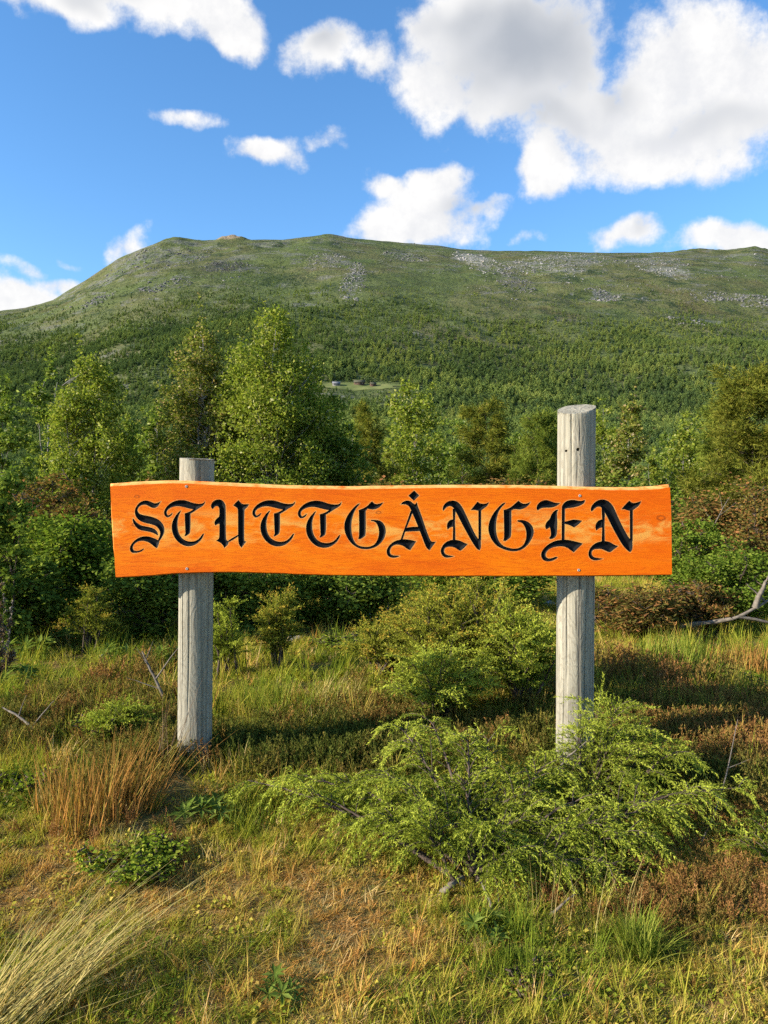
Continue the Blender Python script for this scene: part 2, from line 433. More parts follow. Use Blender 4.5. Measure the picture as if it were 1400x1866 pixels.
def tree_parts(seed, H, W, kind, N, lsize, stems=1, nb=40, **kw):
    rng = np.random.default_rng(seed)
    if kind == 'birch':
        wood, lv = crown_tree(rng, H, W, N, lsize, stems)
    elif kind == 'pine':
        wood, segs = grow(rng, H, W, stems, nb, 5, (.0, .55), pine_prof, .02, .08)
        lv = leafy(rng, segs, N, lsize, PINEB, .026 * W, 22)
    else:
        wood, segs = grow(rng, H, W, stems, nb, 4, (.5, 1.2), bush_prof, .1, .05, .02)
        lv = leafy(rng, segs, N, lsize, kw.get('tmpl', LEAF), .055 * W, 60)
    return wood, lv

def blades(rng, n, h, spread, wd, curve=.5, lean=(0, 0), segs=3, fan=.35):
    """a tuft of tapering grass blades"""
    acc = Acc()
    a = rng.uniform(0, 6.28, n); r = spread * np.sqrt(rng.uniform(0, 1, n))
    base = np.stack([r * np.cos(a), r * np.sin(a), np.zeros(n)], 1)
    hh = h * rng.uniform(.45, 1.1, n)
    b = rng.uniform(0, 6.28, n)
    out = np.stack([np.cos(b), np.sin(b), np.zeros(n)], 1) * rng.uniform(.1, 1, n)[:, None] * fan + np.array([lean[0], lean[1], 0]) * rng.uniform(.35, 1.25, n)[:, None]
    curve = curve * rng.uniform(.3, 1.6, n)
    side = np.stack([-np.sin(b), np.cos(b), np.zeros(n)], 1)
    tt = np.linspace(0, 1, segs + 1)
    rows = []
    for t in tt:
        c = base + out * (hh * (t + curve * t * t))[:, None] + np.array([0, 0, 1.]) * (hh * (t - .28 * curve * t * t))[:, None]
        wv = side * (wd * (1 - t ** 1.6) + wd * .05)
        rows.append(c - wv); rows.append(c + wv)
    V = np.stack(rows, 1)                     # n, 2*(segs+1), 3
    k = V.shape[1]; T = []
    for s in range(segs):
        T += [(2 * s, 2 * s + 1, 2 * s + 3), (2 * s, 2 * s + 3, 2 * s + 2)]
    T = np.array(T)[None] + (np.arange(n) * k)[:, None, None]
    acc.add(V.reshape(-1, 3), T.reshape(-1, 3))
    return acc

def scatter(name, P, rot, scale, idx, tint, protos, label, cat):
    """one object of 'stuff': prototypes repeated over points by geometry nodes"""
    P = np.asarray(P, np.float32); n = len(P)
    me = bpy.data.meshes.new(name); me.vertices.add(n); me.vertices.foreach_set('co', P.ravel())
    for nm, ty, arr, key in (('rot', 'FLOAT_VECTOR', rot, 'vector'), ('scl', 'FLOAT', scale, 'value'), ('idx', 'INT', idx, 'value'), ('tint', 'FLOAT', tint, 'value')):
        a = me.attributes.new(nm, ty, 'POINT')
        a.data.foreach_set(key, np.asarray(arr, np.int32 if ty == 'INT' else np.float32).ravel())
    c = bpy.data.collections.new(name + '_kinds')
    for o in protos: c.objects.link(o)
    g = bpy.data.node_groups.new(name, 'GeometryNodeTree')
    g.interface.new_socket('Geometry', in_out='INPUT', socket_type='NodeSocketGeometry')
    g.interface.new_socket('Geometry', in_out='OUTPUT', socket_type='NodeSocketGeometry')
    gi = g.nodes.new('NodeGroupInput'); go = g.nodes.new('NodeGroupOutput')
    ci = g.nodes.new('GeometryNodeCollectionInfo'); ci.inputs[0].default_value = c
    ci.inputs['Separate Children'].default_value = True; ci.inputs['Reset Children'].default_value = True
    ip = g.nodes.new('GeometryNodeInstanceOnPoints'); ip.inputs['Pick Instance'].default_value = True
    def na(nm, ty):
        q = g.nodes.new('GeometryNodeInputNamedAttribute'); q.data_type = ty; q.inputs[0].default_value = nm; return q.outputs[0]
    er = g.nodes.new('FunctionNodeEulerToRotation')
    L = g.links.new
    L(gi.outputs[0], ip.inputs['Points']); L(ci.outputs[0], ip.inputs['Instance'])
    L(na('idx', 'INT'), ip.inputs['Instance Index']); L(na('rot', 'FLOAT_VECTOR'), er.inputs[0]); L(er.outputs[0], ip.inputs['Rotation'])
    L(na('scl', 'FLOAT'), ip.inputs['Scale']); L(ip.outputs[0], go.inputs[0])
    o = obj(name, me); md = o.modifiers.new('scatter', 'NODES'); md.node_group = g
    return tag(o, label, cat, kind='stuff')

def far_point(px, py):
    """where the view ray meets the mountain slope"""
    d = rays(px, py); t = np.linspace(280, 2400, 9000)
    P = EYE + d * t[:, None]
    k = np.argmax(P[:, 2] < mz(P[:, 0], P[:, 1])); return P[k]

# crags and screes on the slope: photo x, y, half width, half height, colour, cover
CRAGS = ((410, 486, 48, 9, (.055, .06, .07), .42), (320, 470, 60, 14, (.16, .16, .155), .50), (235, 480, 40, 16, (.20, .20, .19), .50), (645, 515, 24, 38, (.24, .23, .22), .50), (600, 470, 40, 12, (.22, .21, .20), .50), (862, 472, 42, 9, (.40, .38, .36), .44), (915, 488, 60, 10, (.27, .26, .25), .50), (940, 512, 36, 12, (.13, .13, .13), .46), (1000, 486, 60, 16, (.30, .29, .28), .51), (1098, 540, 30, 16, (.17, .17, .17), .46), (1040, 470, 80, 8, (.28, .27, .26), .48), (1215, 492, 46, 10, (.34, .33, .32), .46), (1190, 478, 70, 9, (.2, .2, .2), .48), (1255, 588, 36, 9, (.19, .18, .19), .46), (1340, 545, 80, 10, (.21, .2, .2), .50), (740, 470, 50, 8, (.2, .2, .19), .51), (180, 545, 30, 9, (.15, .15, .15), .48), (300, 520, 50, 10, (.18, .18, .17), .52), (420, 438, 24, 9, (.42, .30, .21), .30), (470, 505, 70, 14, (.045, .075, .02), .40), (470, 560, 60, 26, (.03, .055, .02), .44), (545, 510, 45, 16, (.032, .055, .025), .46))
# ------------------------------------------------------------------ setting materials
def ground_material():
    m, t, out = material('ground_litter')
    geo = t.add('ShaderNodeNewGeometry'); p = geo.outputs['Position']
    a = t.noise(p, 1.3, 5, .6); b = t.noise(p, 22, 5, .7); c = t.noise(p, 130, 3, .6)
    col = t.ramp(a, [(.30, (.11, .085, .026)), (.45, (.135, .125, .032)), (.58, (.20, .115, .034)), (.72, (.115, .135, .030))])
    col = t.mix(t.mapr(b, .42, .75, 0, .7), col, C(.30, .21, .075))
    col = t.mix(t.mapr(c, .45, .75, 0, .6), col, C(.03, .024, .014))
    principled(t, out, col, .95, .1, t.math('ADD', b, t.math('MULTIPLY', c, .4)), .8, .03)
    return m
def mountain_material():
    m, t, out = material('mountain_heath')
    geo = t.add('ShaderNodeNewGeometry'); p = geo.outputs['Position']
    sp = t.add('ShaderNodeSeparateXYZ'); t.l.new(p, sp.inputs[0]); z = sp.outputs[2]
    nz = t.add('ShaderNodeSeparateXYZ'); t.l.new(geo.outputs['Normal'], nz.inputs[0])
    big = t.noise(p, .0045, 5, .6); med = t.noise(p, .02, 6, .62); fin = t.noise(p, .11, 5, .65); spk = t.noise(p, .20, 4, .7)
    col = t.ramp(big, [(.32, (.078, .104, .030)), (.46, (.090, .110, .036)), (.56, (.108, .108, .042)), (.70, (.082, .114, .032))])
    col = t.mix(t.mapr(med, .46, .70), col, C(.060, .072, .022))
    col = t.mix(t.mapr(fin, .50, .66, 0, .85), col, C(.040, .052, .020))
    col = t.mix(t.math('MULTIPLY', t.mapr(t.noise(p, .010, 4, .6), .55, .64), t.mapr(fin, .36, .56)), col, C(.032, .050, .020))
    # bare rock and scree: more of it near the top and on steep ground
    hi = t.mapr(z, 280, 640); steep = t.mapr(nz.outputs[2], .90, .72)
    str_ = t.noise(t.scale3(p, (1, 1, 2.4)), .012, 7, .66, .6)
    rk = t.math('ADD', str_, t.math('ADD', t.math('MULTIPLY', hi, .085), t.math('MULTIPLY', steep, .07)))
    rmask = t.mapr(rk, .60, .66)
    rmask = t.math('MULTIPLY', rmask, t.mapr(spk, .36, .56, 0, .65))
    rcol = t.ramp(t.noise(p, .25, 4, .6), [(.3, (.08, .08, .08)), (.55, (.16, .155, .145)), (.75, (.26, .245, .23))])
    col = t.mix(rmask, col, rcol)
    # crags, screes and the pink outcrop where they lie on the slope
    brk = t.noise(p, .085, 6, .74)
    for (px, py, rx, ry, c1, lim) in CRAGS:
        c = far_point(px, py); c2 = far_point(px, py - ry) if py > 445 else c + np.array([0, 30, 0])
        wx = rx / F * c[1]; wy = max(12.0, abs(c2[1] - c[1]))
        dv = t.vec('MULTIPLY', t.vec('SUBTRACT', p, tuple(float(v) for v in c)), (1 / wx, 1 / wy, 0))
        e = t.math('SUBTRACT', 1.0, t.vec('LENGTH', dv))
        mk = t.mapr(t.math('ADD', brk, t.math('MULTIPLY', t.math('MINIMUM', e, .5), .22)), lim + .10, lim + .17)
        mk = t.math('MULTIPLY', mk, t.mapr(e, -.1, .25, 0, .6))
        col = t.mix(mk, col, C(*[.72 * v for v in c1]))
    col = t.mix(t.mapr(spk, .60, .70, 0, .8), col, C(.20, .195, .17))
    red = t.mapr(t.noise(p, .008, 4, .55), .56, .70, 0, .38)
    col = t.mix(red, col, C(.115, .082, .036))
    principled(t, out, col, .95, .08, t.math('ADD', t.math('MULTIPLY', fin, .6), t.math('MULTIPLY', spk, .25)), 1.0, 7.0)
    return m
def simple_mat(name, a, b, scale=8, rough=.85, bs=.3, bd=.01, sc3=(1, 1, 1)):
    m, t, out = material(name)
    tc = t.add('ShaderNodeTexCoord'); v = t.scale3(tc.outputs['Object'], sc3)
    n = t.noise(v, scale, 5, .65)
    principled(t, out, t.ramp(n, [(.3, a), (.7, b)]), rough, .2, n, bs, bd)
    return m

# ------------------------------------------------------------------ ground sheet
def build_ground():
    rr = np.concatenate([np.linspace(0.01, 1.2, 6), np.linspace(1.3, 12, 110), np.geomspace(12.4, 60, 50), np.geomspace(64, 4600, 34)])
    th = np.concatenate([np.linspace(-60, 60, 260), np.linspace(63, 297, 80)]) * math.pi / 180
    A, B = np.meshgrid(rr, th, indexing='ij')
    x = A * np.sin(B); y = A * np.cos(B); z = gh(x, y)
    V = np.stack([x, y, z], -1).reshape(-1, 3); n, k = A.shape
    i = np.arange(n - 1)[:, None] * k; j = np.arange(k)[None]; j2 = (j + 1) % k
    Q = np.stack([i + j, i + j2, i + k + j2, i + k + j], -1).reshape(-1, 4)[:, ::-1]
    tag(obj('ground', raw_mesh('ground', V, Q, ground_material(), True)), kind='structure')
build_ground()

# ------------------------------------------------------------------ mountain
def build_mountain():
    us = np.concatenate([np.linspace(-1.05, -.72, 24), np.linspace(-.715, .715, 340), np.linspace(.72, 1.05, 24)])
    ys = np.concatenate([np.linspace(200, 900, 90), np.linspace(906, 2700, 220), np.linspace(2720, 4200, 20)])
    U, Y = np.meshgrid(us, ys, indexing='ij')
    X = U * Y; Z = mz(X, Y)
    # the bare pinkish outcrop and the small crags that stand on the ridge
    for px, w_, h_, ed in ((425, 24, 8, 4), (330, 40, 4, 3), (600, 55, 2, 2), (1270, 50, 3, 2), (1372, 40, 3, 3)):
        u0 = (px - 700) / F; yr = 2150 + 260 * u0
        bump = np.exp(-np.abs((U - u0) * F / w_) ** ed) * np.exp(-((Y - yr) / 45) ** 2)
        Z = Z + bump * h_ / F * yr * (1 + .8 * fbm(X / 14, Y / 14, 31, 3))
    V = np.stack([X, Y, Z], -1).reshape(-1, 3); n, k = U.shape
    i = np.arange(n - 1)[:, None] * k; j = np.arange(k - 1)[None]
    Q = np.stack([i + j, i + k + j, i + k + j + 1, i + j + 1], -1).reshape(-1, 4)
    tag(obj('mountain', raw_mesh('mountain', V, Q, mountain_material(), True)), kind='structure')
build_mountain()

FARM = far_point(650, 706)

def build_farm():
    # hay meadow: a sheet that follows the slope a little above it
    us = np.linspace(-1, 1, 40); vs = np.linspace(-1, 1, 24)
    U, Vv = np.meshgrid(us, vs, indexing='ij')
    rx = 47 * (1 + .15 * np.sin(Vv * 4)); X = FARM[0] + U * rx * np.sqrt(1 - .35 * Vv ** 2); Y = FARM[1] + Vv * 13 * (1 - .3 * U * U)
    Z = mz(X, Y) + .5
    n, k = U.shape; i = np.arange(n - 1)[:, None] * k; j = np.arange(k - 1)[None]
    Q = np.stack([i + j, i + k + j, i + k + j + 1, i + j + 1], -1).reshape(-1, 4)
    m, t, out = material('hay_meadow'); geo = t.add('ShaderNodeNewGeometry')
    nn = t.noise(geo.outputs['Position'], .08, 5, .6)
    principled(t, out, t.ramp(nn, [(.3, (.095, .125, .035)), (.7, (.17, .175, .06))]), .95, .1, nn, .4, .3)
    tag(obj('meadow', raw_mesh('meadow', np.stack([X, Y, Z], -1).reshape(-1, 3), Q, m, True)), kind='structure')
    walls = {'grey': simple_mat('barn_boards_grey', (.10, .095, .09), (.2, .19, .175), 3), 'brown': simple_mat('barn_boards_brown', (.055, .035, .025), (.10, .06, .04), 3)}
    roofs = {'pale': simple_mat('sheet_roof', (.13, .13, .14), (.19, .19, .2), 2, .7), 'dark': simple_mat('turf_roof', (.045, .05, .03), (.09, .08, .05), 2)}
    dk, t, out = material('window_dark'); principled(t, out, C(.02, .022, .025), .2, .5)
    for px, py, L, D, Hh, wm, rm, yaw, lab in (
            (613, 703, 8, 5, 2.6, 'grey', 'pale', 8, 'small grey barn with pale roof at the meadow edge on the slope'),
            (655, 701, 11, 6, 2.8, 'brown', 'dark', -5, 'long dark brown farmhouse above the hay meadow on the slope'),
            (680, 704, 6, 5, 2.6, 'brown', 'dark', 14, 'small dark hut right of the brown farmhouse on the slope')):
        p = far_point(px, py); e = empty('farm_building', (p[0], p[1], mz(p[0], p[1]) - .3)); e.rotation_euler[2] = R(yaw)
        tag(e, lab, 'farm building', 'farm buildings on the mountain slope')
        a = Acc(); x, y = L / 2, D / 2; rg = Hh + D * .38
        a.add([(-x, -y, -1), (x, -y, -1), (x, y, -1), (-x, y, -1), (-x, -y, Hh), (x, -y, Hh), (x, y, Hh), (-x, y, Hh), (-x, 0, rg), (x, 0, rg)],
              [(0, 1, 5), (0, 5, 4), (1, 2, 6), (1, 6, 5), (2, 3, 7), (2, 7, 6), (3, 0, 4), (3, 4, 7), (4, 8, 7), (5, 6, 9)])
        acc_obj('wall', a, walls[wm], e)
        a = Acc(); o_ = .5
        for s in (-1, 1):
            b0 = np.array([(-x - o_, s * (y + o_), Hh - .3), (x + o_, s * (y + o_), Hh - .3), (x + o_, 0, rg + .06), (-x - o_, 0, rg + .06)])
            a.add(np.concatenate([b0, b0 + [0, 0, .25]]), [(0, 1, 2, 3), (4, 5, 6, 7), (0, 1, 5, 4), (1, 2, 6, 5), (3, 0, 4, 7)])
        acc_obj('roof', a, roofs[rm], e)
        for q in (-.3, .3):
            a = Acc(); a.add([(q * L - .5, -y - .04, 1), (q * L + .5, -y - .04, 1), (q * L + .5, -y - .04, 2.1), (q * L - .5, -y - .04, 2.1),
                              (q * L - .5, -y + .05, 1), (q * L + .5, -y + .05, 1), (q * L + .5, -y + .05, 2.1), (q * L - .5, -y + .05, 2.1)],
                             [(0, 1, 2, 3), (0, 1, 5, 4), (1, 2, 6, 5), (2, 3, 7, 6), (3, 0, 4, 7)])
            acc_obj('window', a, dk, e)
build_farm()

# ------------------------------------------------------------------ boulders and ledges that make up the crags
def build_scree():
    rng = np.random.default_rng(91); protos = []
    m, t, out = material('fell_rock'); at_ = t.add('ShaderNodeAttribute', attribute_type='INSTANCER', attribute_name='tint')
    geo = t.add('ShaderNodeNewGeometry'); nn = t.noise(geo.outputs['Position'], .5, 3, .6)
    col = t.ramp(t.math('ADD', at_.outputs['Fac'], t.math('MULTIPLY', t.math('SUBTRACT', nn, .5), .3), clamp=True), [(0, (.06, .06, .06)), (.4, (.14, .135, .13)), (.75, (.24, .23, .215)), (.9, (.34, .32, .30)), (1, (.36, .25, .17))])
    principled(t, out, col, .95, .1)
    for i in range(6):
        n, k = 7, 10; th, ph = np.meshgrid(np.linspace(.02, np.pi - .02, n), np.linspace(0, 2 * np.pi, k, endpoint=False), indexing='ij')
        d = np.stack([np.sin(th) * np.cos(ph), np.sin(th) * np.sin(ph), np.cos(th)], -1)
        r = 1 + .55 * rng.normal(0, .5, (n, k)).clip(-.7, .7); V = (d * r[..., None] * np.array([1.2, .9, .6])).reshape(-1, 3)
        ii = np.arange(n - 1)[:, None] * k; j = np.arange(k)[None]; j2 = (j + 1) % k; a = Acc()
        a.add(V, np.stack([ii + j, ii + k + j, ii + k + j2, ii + j2], -1).reshape(-1, 4)); protos.append(acc_obj('rock_kind_%02d' % i, a, m, link=False))
    X, Y, S, T = [], [], [], []
    for (px, py, rx, ry, c1, lim) in CRAGS:
        if c1[1] > c1[0] * 1.3: continue                              # the green gullies
        c = far_point(px, py); c2 = far_point(px, py - ry) if py > 445 else c + np.array([0, 24, 0])
        n = int(rx * ry * .75) + 40; a = rng.uniform(0, 6.28, n); r = np.sqrt(rng.uniform(0, 1, n))
        x = c[0] + r * np.cos(a) * rx / F * c[1]; y = c[1] + r * np.sin(a) * max(12, abs(c2[1] - c[1]))
        k = fbm(x / 22, y / 22, 95, 3) > -.12; X.append(x[k]); Y.append(y[k]); S.append(rng.lognormal(.45, .5, k.sum())); T.append(np.clip(rng.normal(c1[0] * 2.0, .12, k.sum()), 0, .9) if px != 420 else np.full(k.sum(), 1.0))
    n = 9000; u = rng.uniform(-.62, .62, n); y = rng.uniform(1350, 2260, n) + 240 * u; x = u * y
    z = mz(x, y); py = 900 - (z - 1.55) / y * F
    k = (fbm(x / 90, y / 60, 97, 4) + .25 * sstep(1500, 2150, y) > .22); k &= rng.uniform(size=n) < .55
    X.append(x[k]); Y.append(y[k]); S.append(rng.lognormal(.25, .5, k.sum())); T.append(np.clip(rng.normal(.38, .18, k.sum()), 0, .88))
    X, Y, S, T = map(np.concatenate, (X, Y, S, T)); n = len(X)
    scatter('scree', np.stack([X, Y, mz(X, Y) - .1 * S], 1), np.stack([rng.normal(0, .3, n), rng.normal(0, .3, n), rng.uniform(0, 6.28, n)], 1), np.clip(S * .68, .5, 3.6), rng.integers(0, 6, n), T, protos,
            'grey boulders and scree scattered over the upper mountain', 'scree')
build_scree()

# ------------------------------------------------------------------ far woodland on the slope (too many to count)
G_FAR = [(.0, (.052, .084, .036)), (.35, (.085, .125, .042)), (.7, (.128, .168, .050)), (1., (.17, .20, .060))]
M_FAR = leaf_mat('far_birch_leaves', G_FAR, .25, tint=True)
M_BARKFAR = simple_mat('pale_bark', (.16, .15, .13), (.42, .40, .37), 6)
def far_protos():
    out = []
    for i in range(7):
        rng = np.random.default_rng(400 + i)
        H = 6.0; W = [3.0, 3.4, 2.4, 2.8, 3.8, 2.2, 2.6][i]
        if i < 5: wood, lv = crown_tree(rng, H, W * 1.15, 330, .62, 1, .04, .06, 9)
        else:
            wood, segs = grow(rng, H, W, 1, 20, 2, (.3, 1.0), pine_prof, .03, .05, .03); lv = leafy(rng, segs, 330, .62, LEAF, .22)
        out.append(acc_obj('far_tree_%02d' % i, lv, M_FAR, link=False))
    return out
def near_protos():
    out = []
    for i in range(6):
        rng = np.random.default_rng(450 + i); W = [3.0, 3.6, 2.6, 3.2, 2.4, 2.8][i]
        if i < 5: wood, lv = crown_tree(rng, 6.0, W * 1.1, 3200, .16, 2, .05, .055, 26)
        else:
            wood, segs = grow(rng, 6.0, W, 1, 30, 3, (.1, .6), pine_prof, .05, .06, .03); lv = leafy(rng, segs, 3000, .17, LEAF, .17, 30)
        out.append(acc_obj('near_tree_%02d' % i, lv, M_FAR, link=False))
    return out
def build_forest():
    rng = np.random.default_rng(12)
    N = 173000
    u = rng.uniform(-.98, .98, N); y = np.sqrt(rng.uniform(0, 1, N)) * 1750
    x = u * y
    z = np.where(y < 230, gh(x, y), np.maximum(gh(x, y), mz(x, y)))
    T = (z - 1.55) / y; py = 900 - T * F; px = 700 + u * F
    line = np.interp(px, [-700, 0, 100, 200, 300, 380, 450, 520, 600, 700, 800, 950, 1050, 1150, 1300, 1500],
                     [600, 592, 585, 580, 560, 545, 535, 545, 560, 575, 590, 588, 590, 585, 590, 590])
    n1 = fbm(x / 70, y / 70, 41, 4)
    dens = sstep(-30, 40, py - line + n1 * 60)
    dens = np.maximum(dens, .16 * sstep(-110, 0, py - line + n1 * 70))
    dens = np.maximum(dens, .02 * (py > 470))
    dens *= 1 - .75 * sstep(.35, .6, fbm(x / 45, y / 45, 44, 3)) * (y > 600)
    mead = ((x - FARM[0]) / 54) ** 2 + ((y - FARM[1]) / 17) ** 2 < 1
    front = ((x - FARM[0]) / 60) ** 2 < 1
    dens = np.where(mead, 0, dens); dens = np.where(front & (y < FARM[1]) & (y > FARM[1] - 90), dens * .8, dens)
    dens = np.where(y < 48, 0, dens)
    keep = rng.uniform(0, 1, N) < dens * np.where(y < 300, 1.0, .80)
    x, y, z, py, line = x[keep], y[keep], z[keep], py[keep], line[keep]; n = len(x)
    sc = rng.uniform(.6, 1.8, n) * (1 + .45 * fbm(x / 90, y / 90, 49, 3)) * np.interp(py - line, [-120, -20, 40, 120], [.28, .5, .75, 1.0])
    near = (x / 60) ** 2 + 0 * y
    infront = (np.abs(x - FARM[0]) < 52) & (y < FARM[1]) & (y > FARM[1] - 70); sc = np.where(infront, sc * .5, sc)
    tint = .46 + .55 * fbm(x / 55, y / 55, 47, 3) + .35 * fbm(x / 160, y / 160, 48, 2) + rng.normal(0, .24, n) + np.interp(x / y, [-.5, -.1, .5], [-.22, -.02, .05])
    rot = np.stack([rng.normal(0, .05, n), rng.normal(0, .05, n), rng.uniform(0, 6.28, n)], 1)
    idx = rng.integers(0, 7, n); idx = np.where((idx >= 5) & (rng.uniform(size=n) < .5), 1, idx)
    tint = np.clip(tint, 0, 1); P = np.stack([x, y, z - .2], 1); k = y > 300
    scatter('far_forest', P[k], rot[k], sc[k], idx[k], tint[k], far_protos(), 'dense green birch forest covering the lower mountain slope', 'forest')
    k = ~k; idx = rng.integers(0, 6, n)
    scatter('valley_woodland', P[k], rot[k], np.minimum(sc[k], .95), idx[k], tint[k], near_protos(), 'dark woodland on the valley floor between near trees and mountain', 'woodland')
    print('FOREST', n)
build_forest()


# ------------------------------------------------------------------ the carved sign
YB = 3.50                                    # front face of the board
def bp(px, py): p = at(px, py, YB); return (p[0], p[2])

def zoomed(pts, ox, oy, s): return [(ox + x / s, oy + y / s) for x, y in pts]
ZA = (230, 890, 7.3684); ZB = (380, 890, 7.3684); ZC = (540, 890, 7.3684); ZD = (690, 890, 7.3684); ZE = (800, 890, 7.3684); ZF = (970, 890, 6.6667)
T_ = [[(1060,172),(1045,195),(1010,210),(950,208),(890,195),(830,172),(770,158),(710,158),(650,172),(595,200),(545,245),(515,295),(510,340),(525,370),(550,390),(585,380),(610,360),(625,330),(612,335),(590,355),(565,365),(545,345),(545,310),(565,280),(605,255),(650,240),(700,235),(760,245),(830,265),(880,275),(905,283),(850,318),(785,338),(795,352),(862,342),(925,302),(970,268),(1025,238),(1055,205)],
      [(788,338),(864,332),(864,590),(835,620),(795,642),(785,632),(800,610),(797,570)],
      [(740,293),(715,310),(670,360),(630,430),(613,500),(618,570),(640,640),(690,710),(750,755),(810,775),(870,775),(930,755),(985,715),(1025,665),(1047,607),(1030,610),(1000,655),(960,695),(900,717),(840,715),(780,695),(735,655),(705,600),(690,530),(688,460),(698,390),(720,335)]]
